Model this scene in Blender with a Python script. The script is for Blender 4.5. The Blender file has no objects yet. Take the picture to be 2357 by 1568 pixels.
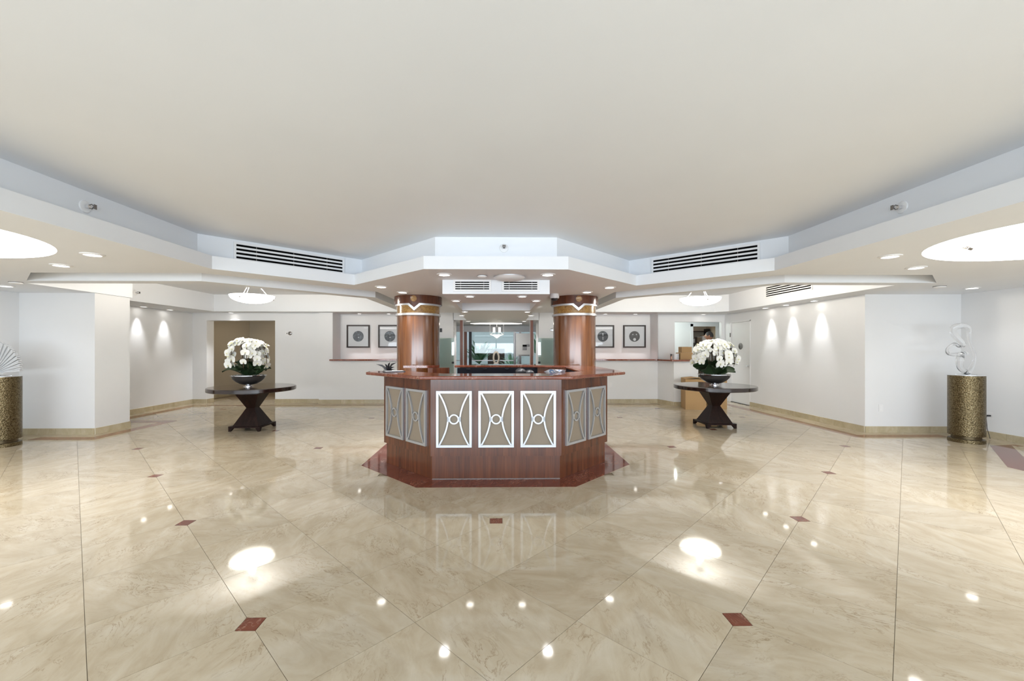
import bpy, math, random
from mathutils import Vector, Matrix
from mathutils.geometry import tessellate_polygon
random.seed(7)
S = bpy.context.scene
COL = S.collection
PI = math.pi

# ------------------------------------------------------------------ camera, light, exposure
H = 1.457
cd = bpy.data.cameras.new('camera'); cam = bpy.data.objects.new('camera', cd); COL.objects.link(cam)
cam.location = (0, 0, H)
cam.rotation_euler = (PI/2, 0, -0.0151)
cd.sensor_width = 36; cd.lens = 959/2357*36
cd.shift_x = (1178.5-1156.5)/2357; cd.shift_y = 17/2357
cd.clip_start = .05; cd.clip_end = 200
S.camera = cam
S.view_settings.view_transform = 'Standard'; S.view_settings.look = 'None'
S.view_settings.gamma = 1; S.view_settings.use_curve_mapping = False
S.view_settings.exposure = 0.27
S.cycles.max_bounces = 6; S.cycles.diffuse_bounces = 4; S.cycles.glossy_bounces = 3; S.cycles.transmission_bounces = 5; S.cycles.transparent_max_bounces = 8; S.cycles.adaptive_threshold = .02
S.cycles.caustics_reflective = False; S.cycles.caustics_refractive = False; S.cycles.sample_clamp_indirect = 4
W = bpy.data.worlds.new('world'); S.world = W; W.use_nodes = True
bg = W.node_tree.nodes['Background']; bg.inputs[0].default_value = (.86, .93, 1.0, 1); bg.inputs[1].default_value = 1.1
SPOT = 50.0      # watts of one recessed downlight
OVAL = 5.5       # glow of the two oval ceiling lights
PEND = 130.0      # watts of one pendant bowl
def area(name, loc, rot, sx, sy, power, col):
    l = bpy.data.lights.new(name, 'AREA'); l.shape = 'RECTANGLE'; l.size = sx; l.size_y = sy
    l.energy = power; l.color = col
    o = bpy.data.objects.new(name, l); COL.objects.link(o); o.location = loc; o.rotation_euler = rot
    return o
# daylight through the glazed entrance front behind the camera
area('entrance_daylight', (0, -4.7, 1.2), (PI/2+.85, 0, 0), 14.5, 1.9, 880, (.80, .90, 1.0))

# ------------------------------------------------------------------ helpers
class MB:
    def __init__(s): s.v = []; s.f = []; s.m = []
    def add(s, vs, fs, mi=0):
        b = len(s.v); s.v += [tuple(p) for p in vs]; s.f += [tuple(b+i for i in f) for f in fs]; s.m += [mi]*len(fs); return s
    def box(s, x0, x1, y0, y1, z0, z1, mi=0):
        return s.add([(x0,y0,z0),(x1,y0,z0),(x1,y1,z0),(x0,y1,z0),(x0,y0,z1),(x1,y0,z1),(x1,y1,z1),(x0,y1,z1)],
            [(0,3,2,1),(4,5,6,7),(0,1,5,4),(1,2,6,5),(2,3,7,6),(3,0,4,7)], mi)
    def seg(s, p, q, z0, z1, t, mi=0):
        """upright slab from p to q, thickness t to the left of p->q (negative: right)"""
        d = Vector((q[0]-p[0], q[1]-p[1])); n = Vector((-d.y, d.x)).normalized()*t
        a, b, c, e = p, q, (q[0]+n.x, q[1]+n.y), (p[0]+n.x, p[1]+n.y)
        return s.prism([a, b, c, e], z0, z1, mi)
    def prism(s, poly, z0, z1, mi=0):
        ar = sum(poly[i][0]*poly[(i+1)%len(poly)][1]-poly[(i+1)%len(poly)][0]*poly[i][1] for i in range(len(poly)))
        if ar < 0: poly = poly[::-1]
        n = len(poly)
        tri = tessellate_polygon([[Vector((p[0], p[1], 0)) for p in poly]])
        vs = [(p[0],p[1],z0) for p in poly]+[(p[0],p[1],z1) for p in poly]
        fs = [(i,(i+1)%n,n+(i+1)%n,n+i) for i in range(n)]
        if n <= 4:
            fs += [tuple(range(n-1,-1,-1)), tuple(range(n,2*n))]
        else:
            for a,b,c in tri:
                u = (Vector(poly[b])-Vector(poly[a])).cross(Vector(poly[c])-Vector(poly[a])) if False else \
                    (poly[b][0]-poly[a][0])*(poly[c][1]-poly[a][1])-(poly[b][1]-poly[a][1])*(poly[c][0]-poly[a][0])
                t = (a,b,c) if u > 0 else (a,c,b)
                fs += [(n+t[0],n+t[1],n+t[2]),(t[2],t[1],t[0])]
        return s.add(vs, fs, mi)
    def sheet(s, polys, z, up=False, mi=0):
        """flat sheet: polys[0] outline, the rest holes"""
        flat = [p for q in polys for p in q]
        for a,b,c in tessellate_polygon([[Vector((p[0],p[1],0)) for p in q] for q in polys]):
            A,B,C = flat[a],flat[b],flat[c]
            u = (B[0]-A[0])*(C[1]-A[1])-(B[1]-A[1])*(C[0]-A[0])
            t = (A,B,C) if (u > 0) == up else (A,C,B)
            s.add([(p[0],p[1],z) for p in t], [(0,1,2)], mi)
        return s
    def curtain(s, poly, z0, z1, closed=True, mi=0):
        n = len(poly)
        for i in range(n if closed else n-1):
            p, q = poly[i], poly[(i+1)%n]
            s.add([(p[0],p[1],z0),(q[0],q[1],z0),(q[0],q[1],z1),(p[0],p[1],z1)], [(0,1,2,3)], mi)
        return s
    def lathe(s, prof, n=32, c=(0,0), mi=0, caps=True):
        vs = []; fs = []
        for r, z in prof:
            for k in range(n):
                a = 2*PI*k/n; vs.append((c[0]+r*math.cos(a), c[1]+r*math.sin(a), z))
        for j in range(len(prof)-1):
            for k in range(n):
                fs.append((j*n+k, j*n+(k+1)%n, (j+1)*n+(k+1)%n, (j+1)*n+k))
        if caps:
            fs.append(tuple(range(n-1,-1,-1))); m = (len(prof)-1)*n; fs.append(tuple(range(m, m+n)))
        return s.add(vs, fs, mi)
    def tube(s, pts, r, n=8, mi=0, closed=False, flat=1.0):
        pts = [Vector(p) for p in pts]; N = len(pts); vs = []; fs = []
        rr = r if isinstance(r, (list, tuple)) else [r]*N
        up = Vector((0,0,1)); prev = None
        for i, p in enumerate(pts):
            a = pts[(i-1)%N] if (closed or i) else p
            b = pts[(i+1)%N] if (closed or i < N-1) else p
            t = (b-a).normalized()
            if prev is None:
                prev = t.cross(up) if abs(t.z) < .95 else t.cross(Vector((1,0,0)))
            x = (prev - t*prev.dot(t)).normalized(); y = t.cross(x); prev = x
            for k in range(n):
                w = 2*PI*k/n; vs.append(p + x*math.cos(w)*rr[i] + y*math.sin(w)*rr[i]*flat)
        for i in range(N if closed else N-1):
            j = (i+1)%N
            for k in range(n):
                fs.append((i*n+k, i*n+(k+1)%n, j*n+(k+1)%n, j*n+k))
        if not closed:
            fs.append(tuple(range(n-1,-1,-1))); fs.append(tuple((N-1)*n+k for k in range(n)))
        return s.add(vs, fs, mi)
    def ball(s, c, r, n=12, m=8, mi=0):
        rx, ry, rz = r if isinstance(r, (tuple, list)) else (r, r, r)
        vs = [(c[0],c[1],c[2]-rz)]; fs = []
        for j in range(1, m):
            a = -PI/2+PI*j/m
            for k in range(n):
                w = 2*PI*k/n; vs.append((c[0]+rx*math.cos(a)*math.cos(w), c[1]+ry*math.cos(a)*math.sin(w), c[2]+rz*math.sin(a)))
        vs.append((c[0],c[1],c[2]+rz)); T = len(vs)-1
        for k in range(n):
            fs.append((0, 1+(k+1)%n, 1+k)); fs.append((T, 1+(m-2)*n+k, 1+(m-2)*n+(k+1)%n))
            for j in range(m-2):
                fs.append((1+j*n+k, 1+j*n+(k+1)%n, 1+(j+1)*n+(k+1)%n, 1+(j+1)*n+k))
        return s.add(vs, fs, mi)
    def mesh(s, name, mats, smooth=None):
        me = bpy.data.meshes.new(name); me.from_pydata(s.v, [], s.f)
        for m in (mats if isinstance(mats, (list, tuple)) else [mats]): me.materials.append(m)
        me.polygons.foreach_set('material_index', s.m)
        if smooth is not None:
            me.polygons.foreach_set('use_smooth', [True]*len(s.f))
            me.set_sharp_from_angle(angle=math.radians(smooth))
        me.update(); return me
def link(name, me, parent=None, loc=(0,0,0), rot=(0,0,0)):
    o = bpy.data.objects.new(name, me); COL.objects.link(o)
    if parent: o.parent = parent
    o.location = loc; o.rotation_euler = rot
    return o
def obj(name, mb, mats, parent=None, smooth=None, loc=(0,0,0), rot=(0,0,0), bevel=0):
    o = link(name, mb.mesh(name, mats, smooth), parent, loc, rot)
    if bevel:
        b = o.modifiers.new('bevel', 'BEVEL'); b.width = bevel; b.segments = 2; b.limit_method = 'ANGLE'; b.angle_limit = math.radians(40)
    return o
def tag(o, label, cat, group=None):
    o['label'] = label; o['category'] = cat
    if group: o['group'] = group
    return o
def thing(name, label, cat, loc=(0,0,0), rotz=0, group=None):
    return tag(link(name, None, None, loc, (0,0,rotz)), label, cat, group)
def struct(o): o['kind'] = 'structure'; return o
def copy_tree(o, parent=None):
    c = o.copy(); COL.objects.link(c); c.parent = parent
    for ch in [x for x in o.children]: copy_tree(ch, c)
    return c

# ------------------------------------------------------------------ materials
def nodes(name):
    m = bpy.data.materials.new(name); m.use_nodes = True; nt = m.node_tree
    return m, nt, nt.nodes['Principled BSDF']
def plain(name, col, rough=.5, metal=0, spec=.5, **kw):
    m, nt, b = nodes(name)
    b.inputs['Base Color'].default_value = (*col, 1); b.inputs['Roughness'].default_value = rough
    b.inputs['Metallic'].default_value = metal; b.inputs['Specular IOR Level'].default_value = spec
    for k, v in kw.items(): b.inputs[k.replace('_', ' ')].default_value = v
    return m
def N(nt, t, **kw):
    n = nt.nodes.new(t)
    for k, v in kw.items():
        if k in n.inputs: n.inputs[k].default_value = v
        else: setattr(n, k, v)
    return n
def ramp(nt, fac, stops):
    r = nt.nodes.new('ShaderNodeValToRGB'); e = r.color_ramp.elements
    e[0].position, e[0].color = stops[0][0], (*stops[0][1], 1); e[1].position, e[1].color = stops[-1][0], (*stops[-1][1], 1)
    for p, c in stops[1:-1]:
        x = e.new(p); x.color = (*c, 1)
    nt.links.new(fac, r.inputs[0]); return r
def bump(nt, b, h, strength, dist):
    n = N(nt, 'ShaderNodeBump', Strength=strength, Distance=dist); nt.links.new(h, n.inputs['Height']); nt.links.new(n.outputs[0], b.inputs['Normal'])
def paint(name, col, rough=.55, spec=.3):
    m, nt, b = nodes(name)
    g = N(nt, 'ShaderNodeNewGeometry'); n = N(nt, 'ShaderNodeTexNoise', Scale=1.3, Detail=3.0)
    nt.links.new(g.outputs['Position'], n.inputs['Vector'])
    r = ramp(nt, n.outputs[0], [(.3, tuple(c*.975 for c in col)), (.7, col)]); nt.links.new(r.outputs[0], b.inputs['Base Color'])
    f = N(nt, 'ShaderNodeTexNoise', Scale=180.0); nt.links.new(g.outputs['Position'], f.inputs['Vector']); bump(nt, b, f.outputs[0], .05, .002)
    b.inputs['Roughness'].default_value = rough; b.inputs['Specular IOR Level'].default_value = spec
    return m
def marble(name, base, mid, light, vein, rough, sc=1.0, vein_amt=.6, rnd=True):
    m, nt, b = nodes(name); L = nt.links.new
    g = N(nt, 'ShaderNodeNewGeometry'); oi = N(nt, 'ShaderNodeObjectInfo')
    mul = N(nt, 'ShaderNodeVectorMath', operation='MULTIPLY'); comb = N(nt, 'ShaderNodeCombineXYZ')
    for i in range(3): L(oi.outputs['Random'], comb.inputs[i])
    mul.inputs[1].default_value = (37, 53, 11) if rnd else (0,0,0); L(comb.outputs[0], mul.inputs[0])
    add = N(nt, 'ShaderNodeVectorMath', operation='ADD'); L(g.outputs['Position'], add.inputs[0]); L(mul.outputs[0], add.inputs[1])
    rot = N(nt, 'ShaderNodeVectorRotate', rotation_type='Z_AXIS'); L(add.outputs[0], rot.inputs['Vector'])
    ra = N(nt, 'ShaderNodeMath', operation='MULTIPLY'); ra.inputs[1].default_value = 2.2 if rnd else 0; L(oi.outputs['Random'], ra.inputs[0]); L(ra.outputs[0], rot.inputs['Angle'])
    mp = N(nt, 'ShaderNodeMapping'); mp.inputs['Scale'].default_value = (1.0*sc, 2.3*sc, 1*sc); L(rot.outputs[0], mp.inputs['Vector'])
    n1 = N(nt, 'ShaderNodeTexNoise', Scale=2.2, Detail=9.0, Roughness=.62, Distortion=.6); L(mp.outputs[0], n1.inputs['Vector'])
    c1 = ramp(nt, n1.outputs[0], [(.28, base), (.52, mid), (.76, light)])
    n2 = N(nt, 'ShaderNodeTexNoise', Scale=3.2, Detail=5.0, Roughness=.6, Distortion=1.6); L(mp.outputs[0], n2.inputs['Vector'])
    v = ramp(nt, n2.outputs[0], [(.478, (0,0,0)), (.498, (1,1,1)), (.518, (0,0,0))])
    n3 = N(nt, 'ShaderNodeTexNoise', Scale=1.4, Detail=2.0); L(mp.outputs[0], n3.inputs['Vector'])
    k = ramp(nt, n3.outputs[0], [(.45, (0,0,0)), (.65, (1,1,1))])
    mm = N(nt, 'ShaderNodeMath', operation='MULTIPLY'); L(v.outputs[0], mm.inputs[0]); L(k.outputs[0], mm.inputs[1])
    ma = N(nt, 'ShaderNodeMath', operation='MULTIPLY'); ma.inputs[1].default_value = vein_amt; L(mm.outputs[0], ma.inputs[0])
    mx = N(nt, 'ShaderNodeMix', data_type='RGBA'); L(ma.outputs[0], mx.inputs[0]); L(c1.outputs[0], mx.inputs[6]); mx.inputs[7].default_value = (*vein, 1)
    hs = N(nt, 'ShaderNodeHueSaturation'); L(mx.outputs[2], hs.inputs['Color'])
    vr = N(nt, 'ShaderNodeMapRange'); vr.inputs[3].default_value = .94; vr.inputs[4].default_value = 1.05; L(oi.outputs['Random'], vr.inputs[0]); L(vr.outputs[0], hs.inputs['Value'])
    L(hs.outputs[0], b.inputs['Base Color'])
    b.inputs['Roughness'].default_value = rough; b.inputs['Specular IOR Level'].default_value = .55
    return m
def wood(name, dark, mid, light, rough=.22, sc=1.0, axis=2, coat=.5):
    m, nt, b = nodes(name); L = nt.links.new
    tc = N(nt, 'ShaderNodeNewGeometry'); mp = N(nt, 'ShaderNodeMapping')
    s = [14*sc, 14*sc, 14*sc]; s[axis] = .7*sc; mp.inputs['Scale'].default_value = s; L(tc.outputs['Position'], mp.inputs['Vector'])
    n = N(nt, 'ShaderNodeTexNoise', Scale=1.0, Detail=6.0, Roughness=.6, Distortion=.4); L(mp.outputs[0], n.inputs['Vector'])
    mp2 = N(nt, 'ShaderNodeMapping'); s2 = [70*sc, 70*sc, 70*sc]; s2[axis] = 2.5*sc; mp2.inputs['Scale'].default_value = s2; L(tc.outputs['Position'], mp2.inputs['Vector'])
    n2 = N(nt, 'ShaderNodeTexNoise', Scale=1.0, Detail=3.0); L(mp2.outputs[0], n2.inputs['Vector'])
    mx = N(nt, 'ShaderNodeMix'); mx.inputs[0].default_value = .35; L(n.outputs[0], mx.inputs[2]); L(n2.outputs[0], mx.inputs[3])
    r = ramp(nt, mx.outputs[0], [(.33, dark), (.5, mid), (.67, light)]); L(r.outputs[0], b.inputs['Base Color'])
    b.inputs['Roughness'].default_value = rough; b.inputs['Coat Weight'].default_value = coat; b.inputs['Coat Roughness'].default_value = .12
    return m
def emit(name, col, s):
    m, nt, b = nodes(name); b.inputs['Base Color'].default_value = (*col, 1)
    b.inputs['Emission Color'].default_value = (*col, 1); b.inputs['Emission Strength'].default_value = s; return m
def glass(name, col=(1,1,1), rough=0.0, ior=1.45):
    m, nt, b = nodes(name); b.inputs['Base Color'].default_value = (*col, 1); b.inputs['Roughness'].default_value = rough
    b.inputs['Transmission Weight'].default_value = 1; b.inputs['IOR'].default_value = ior; return m
def pane(name, tint=(.94, .98, .96), refl=.12):
    m = bpy.data.materials.new(name); m.use_nodes = True; nt = m.node_tree; nt.nodes.clear()
    o = N(nt, 'ShaderNodeOutputMaterial'); t = N(nt, 'ShaderNodeBsdfTransparent'); t.inputs[0].default_value = (*tint, 1)
    g = N(nt, 'ShaderNodeBsdfGlossy', Roughness=.01); f = N(nt, 'ShaderNodeFresnel', IOR=1.5)
    a = N(nt, 'ShaderNodeMath', operation='ADD'); a.inputs[1].default_value = refl; nt.links.new(f.outputs[0], a.inputs[0])
    x = N(nt, 'ShaderNodeMixShader'); nt.links.new(a.outputs[0], x.inputs[0]); nt.links.new(t.outputs[0], x.inputs[1]); nt.links.new(g.outputs[0], x.inputs[2]); nt.links.new(x.outputs[0], o.inputs[0])
    return m
M = {}
M['wall'] = paint('wall_paint', (.80, .805, .81))
M['ceil'] = paint('ceiling_paint', (.815, .835, .86), .5)
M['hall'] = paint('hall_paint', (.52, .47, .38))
M['tile'] = marble('cream_marble', (.40, .325, .22), (.475, .402, .29), (.53, .465, .36), (.21, .14, .07), .055, 1.6, .75)
M['base'] = marble('baseboard_marble', (.40, .34, .21), (.47, .40, .27), (.54, .48, .35), (.3, .24, .13), .25, 1.6, .4)
M['red'] = marble('red_marble', (.115, .026, .013), (.16, .041, .022), (.21, .065, .038), (.45, .28, .2), .07, 2.0, .7)
M['redline'] = marble('red_marble_strip', (.20, .085, .05), (.25, .115, .07), (.30, .15, .095), (.42, .30, .22), .08, 1.2, .4)
M['counter'] = marble('red_granite', (.14, .036, .018), (.20, .058, .032), (.27, .094, .06), (.58, .40, .31), .06, 2.2, .7)
M['grout'] = plain('grout', (.24, .185, .12), .7)
M['desk'] = wood('mahogany', (.052, .014, .006), (.105, .030, .011), (.16, .05, .019), .22, 1.0, 2, .2)
M['column'] = wood('column_veneer', (.085, .027, .007), (.165, .056, .014), (.24, .092, .026), .17, .8, 2, .5)
M['espresso'] = wood('espresso_wood', (.010, .0055, .004), (.02, .010, .008), (.032, .015, .011), .14, 1.0, 0, .3)
M['espresso2'] = wood('espresso_base', (.008, .0032, .002), (.014, .0058, .004), (.024, .010, .007), .4, 1.0, 2, 0.0)
M['espresso2'].node_tree.nodes['Principled BSDF'].inputs['Specular IOR Level'].default_value = .15
M['post'] = wood('doorpost_wood', (.12, .035, .02), (.2, .07, .04), (.26, .1, .06), .3)
M['frame'] = wood('frame_wood', (.010, .005, .004), (.018, .008, .006), (.026, .012, .009), .5, 2, 2, 0.0)
M['silver'] = plain('brushed_silver', (.72, .73, .75), .32, .75)
M['panelsilver'] = plain('panel_silver', (.50, .515, .54), .34, .7)
M['taupe'] = paint('taupe_panel', (.27, .22, .165), .4)
M['chrome'] = plain('chrome', (.8, .8, .82), .08, 1)
M['navy'] = plain('dark_interior', (.004, .005, .010), .6, 0, .2)
M['black'] = plain('black_plastic', (.012, .012, .014), .4)
M['slot'] = plain('vent_shade', (.002, .002, .002), .9, 0, .05)
M['white'] = plain('white_plastic', (.82, .82, .82), .4)
M['gun'] = plain('gunmetal', (.24, .225, .215), .25, .85)
M['pebble'] = plain('pebbles', (.62, .62, .6), .5)
M['leaf'] = plain('orchid_leaf', (.026, .052, .020), .35)
M['stem'] = plain('orchid_stem', (.10, .065, .03), .6)
M['petal'] = plain('orchid_petal', (.86, .86, .82), .55, Subsurface_Weight=0.0)
M['lip'] = plain('orchid_lip', (.72, .70, .45), .5)
M['glass'] = glass('clear_glass')
M['acrylic'] = glass('acrylic', (1, 1, 1), .03, 1.3)
M['pane'] = pane('window_pane', (.94, .98, .96), .0)
M['pglass'] = pane('picture_glass', (1,1,1), -.02)
M['paneg'] = pane('green_edge_glass', (.90, .97, .94), .05)
M['lamp'] = emit('lamp_lens', (1.0, .97, .92), 14)
M['off'] = plain('lamp_unlit', (.8, .8, .78), .35)
M['bowl'] = emit('alabaster_bowl', (1.0, .965, .88), 7)
M['oval'] = emit('oval_glow', (.98, .99, 1.0), OVAL)
M['cavity'] = emit('lit_dome', (1.0, .98, .94), 4.0)
M['card'] = paint('cardboard', (.42, .27, .13), .8)
M['door'] = paint('door_paint', (.76, .76, .755), .4)
M['skin'] = plain('skin', (.25, .115, .065), .5)
M['hair'] = plain('hair', (.014, .012, .012), .6)
M['shirt'] = plain('shirt', (.02, .02, .025), .8)
M['trouser'] = plain('trousers', (.015, .016, .025), .8)
M['paper'] = plain('mat_board', (.86, .86, .87), .6)
M['outgreen'] = plain('palm_leaf', (.035, .16, .07), .45)
M['outgreen2'] = plain('pale_palm_leaf', (.30, .48, .36), .5)
M['outpave'] = plain('patio_paving', (.6, .58, .55), .8)
M['gwall'] = paint('garden_wall_paint', (.50, .57, .60), .8)
M['wicker'] = plain('dark_wicker', (.035, .022, .016), .7)
def burl():
    m, nt, b = nodes('burl_veneer'); L = nt.links.new
    g = N(nt, 'ShaderNodeNewGeometry'); n = N(nt, 'ShaderNodeTexNoise', Scale=22.0, Detail=6.0, Roughness=.65, Distortion=2.5); L(g.outputs['Position'], n.inputs['Vector'])
    r = ramp(nt, n.outputs[0], [(.32, (.13, .05, .012)), (.5, (.33, .17, .04)), (.68, (.46, .28, .08))]); L(r.outputs[0], b.inputs['Base Color'])
    b.inputs['Roughness'].default_value = .2; b.inputs['Coat Weight'].default_value = .5; return m
M['burl'] = burl()
def bronze():
    m, nt, b = nodes('hammered_bronze'); L = nt.links.new
    g = N(nt, 'ShaderNodeNewGeometry'); n = N(nt, 'ShaderNodeTexNoise', Scale=60.0, Detail=4.0, Roughness=.7); L(g.outputs['Position'], n.inputs['Vector'])
    r = ramp(nt, n.outputs[0], [(.34, (.04, .028, .012)), (.5, (.14, .105, .052)), (.68, (.23, .185, .11))]); L(r.outputs[0], b.inputs['Base Color'])
    v = N(nt, 'ShaderNodeTexVoronoi', Scale=75.0); L(g.outputs['Position'], v.inputs['Vector']); bump(nt, b, v.outputs[0], .55, .006)
    b.inputs['Metallic'].default_value = .85; b.inputs['Roughness'].default_value = .33; return m
M['bronze'] = bronze()
M['bronze_dark'] = plain('dark_bronze', (.10, .075, .04), .4, .8)

# ------------------------------------------------------------------ room shell
ZC = 2.38; ZM = 2.82; ZD = 2.19; T = .12
ZT = 3.0
def wall(name, runs, mat='wall'):
    """each run: (points, z0, z1), the room-side surface of a wall"""
    b = MB()
    for pts, z0, z1 in runs: b.curtain(pts, z0, z1, closed=False)
    return struct(obj(name, b, M[mat]))
def reveal(w, x0, x1, y0, y1, z0, z1, mat='wall'):
    """jambs and head of an opening in a wall facing -y"""
    b = MB(); b.curtain([(x0,y0),(x0,y1)], z0, z1, False); b.curtain([(x1,y0),(x1,y1)], z0, z1, False)
    b.add([(x0,y0,z1),(x1,y0,z1),(x1,y1,z1),(x0,y1,z1)], [(0,1,2,3)]); obj('opening_reveal', b, M[mat], w)
Z0 = -.05
wall('wall_left', [([(-8,-5),(-8,7.11),(-6.75,7.11),(-6.75,7.78),(-8,7.78),(-8,11.1)], Z0, ZT)])
wall('wall_right', [([(8,-5),(8,7.05),(6.36,7.09),(6.36,10.335)], Z0, ZT), ([(6.36,10.335),(6.36,11.215)], 2.15, ZT), ([(6.36,11.215),(6.36,11.5),(6.27,11.5)], Z0, ZT), ([(6.27,11.5),(6.27,11.62)], Z0, 1.1605)])
w = wall('wall_hallway_opening', [([(-8,11.1),(-7.63,11.1)], Z0, ZT), ([(-7.63,11.1),(-5.84,11.1)], 2.18, ZT), ([(-5.84,11.1),(-4.63,11.1),(-4.63,10.95),(-4.27,10.95)], Z0, ZT)])
reveal(w, -7.63, -5.84, 11.1, 11.38, Z0, 2.18)
wall('wall_niche_left', [([(-4.27,10.95),(-4.27,11.5),(-1.75,11.5),(-1.75,10.95)], 1.1605, ZT)])
wall('wall_knee_left', [([(-4.27,10.95),(-1.75,10.95)], Z0, 1.12)])
wall('wall_niche_right', [([(1.75,10.95),(1.75,11.5),(4.27,11.5),(4.27,10.95)], 1.1605, ZT)])
wall('wall_knee_right', [([(1.75,10.95),(4.27,10.95)], Z0, 1.12)])
wall('wall_back_left', [([(-1.75,10.95),(-1.12,10.95),(-1.12,11.35)], Z0, ZT)])
wall('wall_back_right', [([(1.75,10.95),(1.12,10.95),(1.12,11.35)], Z0, ZT)])
w = wall('wall_service_opening', [([(4.27,10.95),(4.5,11.5),(4.96,11.5)], 1.1605, ZT), ([(4.96,11.5),(6.27,11.5)], 2.18, ZT)])
reveal(w, 4.96, 6.27, 11.5, 11.62, 1.1605, 2.18)
b = MB(); b.curtain([(4.27,10.95),(4.446,10.36),(5.06,10.36),(5.06,11.62)], Z0, 1.12, False); b.sheet([[(4.27,10.95),(4.446,10.36),(5.06,10.36),(5.06,11.62),(4.3,11.62)]], 1.12, True)
struct(obj('wall_service_counter', b, M['wall']))
# hallway through the left opening
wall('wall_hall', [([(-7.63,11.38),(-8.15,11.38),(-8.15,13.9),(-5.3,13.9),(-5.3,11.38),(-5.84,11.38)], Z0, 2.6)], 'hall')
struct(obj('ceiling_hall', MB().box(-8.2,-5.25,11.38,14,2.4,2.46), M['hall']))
# office behind the service opening
wall('wall_office', [([(4.96,11.62),(4.3,11.62),(4.3,13.2),(6.28,13.2)], Z0, 2.6), ([(6.28,13.2),(7.0,13.2)], 2.14, 2.6), ([(7.0,13.2),(7.4,13.2),(7.4,11.62),(6.27,11.62)], Z0, 2.6)])
struct(obj('ceiling_office', MB().box(4.2,7.5,11.62,13.3,2.45,2.52), M['ceil']))
wall('wall_closet', [([(6.28,13.2),(6.2,13.21),(6.2,14.2),(7.2,14.2),(7.2,13.21),(7.0,13.2)], Z0, 2.6)], 'hall')
struct(obj('ceiling_closet', MB().box(6.1,7.3,13.3,14.3,2.4,2.5), M['hall']))
# passage and garden lobby beyond the back wall
wall('wall_passage', [([(-1.12,11.35),(-1.12,11.75),(-3.2,11.75),(-3.2,14)], Z0, 2.6), ([(1.12,11.35),(1.12,11.75),(3.2,11.75),(3.2,14)], Z0, 2.6)])
wall('wall_lobby', [([(-3.2,14),(3.2,14)], 1.99, 2.6), ([(-3.2,14),(-2.2,14)], Z0, 1.99), ([(1.55,14),(3.2,14)], Z0, 1.99)])

def ell(cx, cy, rx, ry, n=64): return [(cx+rx*math.cos(2*PI*k/n), cy+ry*math.sin(2*PI*k/n)) for k in range(n)]
OV = (5.02, 3.30, 1.16, 1.06)
C_main = [(-.85,4.89),(-2.08,6.14),(-3.32,4.92),(-3.32,-3.2),(3.32,-3.2),(3.32,4.92),(2.08,6.14),(.85,4.89)]
C_main2 = [(-.75,5.13),(-2.08,6.48),(-3.56,5.02),(-3.56,-3.44),(3.56,-3.44),(3.56,5.02),(2.08,6.48),(.75,5.13)]
slotL = [(-5.70,5.19),(-3.63,5.19),(-1.96,6.87),(-1.92,9.3),(-2.21,9.3),(-2.21,7.66),(-4.07,5.82),(-6.45,5.82)]
slotR = [(5.52,5.19),(3.63,5.19),(1.96,6.87),(1.92,9.3),(2.21,9.3),(2.21,7.66),(4.07,5.82),(6.25,5.82)]
pendL = [(-7.14,7.78),(-6.70,7.78),(-6.70,6.05),(-4.16,6.05),(-2.42,7.79),(-2.42,10.66),(-7.14,10.66)]
pendR = [(5.62,10.66),(2.42,10.66),(2.42,7.79),(4.16,6.05),(5.87,6.05),(5.87,10.42)]
drop = [(-.73,5.67),(.73,5.67),(.78,10.94),(-.78,10.94)]
ovL = ell(-OV[0], OV[1], OV[2], OV[3]); ovR = ell(*OV)
b = MB(); b.sheet([[(-8.1,-5.1),(8.1,-5.1),(8.1,11.6),(-8.1,11.6)], C_main, slotL, slotR, pendL, pendR, drop, ovL, ovR], ZC)
b.sheet([[(-8.3,-5.3),(8.3,-5.3),(8.3,11.7),(-8.3,11.7)]], 3.05, True)
CE = struct(obj('ceiling', b, M['ceil']))
b = MB(); b.curtain(C_main, ZC, 2.533); b.sheet([C_main2, C_main], 2.533, True); b.curtain(C_main2, 2.533, ZM); b.sheet([C_main2], ZM)
obj('coffer', b, M['ceil'], CE)
for nm, p in (('light_slot', slotL), ('light_slot', slotR)):
    b = MB(); b.curtain(p, ZC, ZC+.2); b.sheet([p], ZC+.2); obj(nm, b, M['ceil'], CE)
for p in (pendL, pendR):
    b = MB(); b.curtain(p, ZC, 2.81); b.sheet([p], 2.81); obj('pendant_coffer', b, M['ceil'], CE)
dh = [(-.66,6.8),(.66,6.8),(.66,8.15),(-.66,8.15)]
b = MB(); b.curtain(drop, ZD, ZC); b.sheet([drop, dh], ZD); b.curtain(dh, ZD, ZD+.17); b.sheet([dh], ZD+.17)
obj('dropped_soffit', b, M['ceil'], CE)
b = MB(); ov2 = ell(0, 12.6, .78, .34, 40)
LB = [(-1.13,10.95),(1.13,10.95),(1.13,11.74),(3.3,11.74),(3.3,14.1),(-3.3,14.1),(-3.3,11.74),(-1.13,11.74)]
b.sheet([LB, ov2], ZD); b.sheet([LB], 2.62, True); b.curtain([(-1.13,10.95),(1.13,10.95)], ZD, 2.62, False)
struct(obj('ceiling_lobby', b, M['ceil']))

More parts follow.
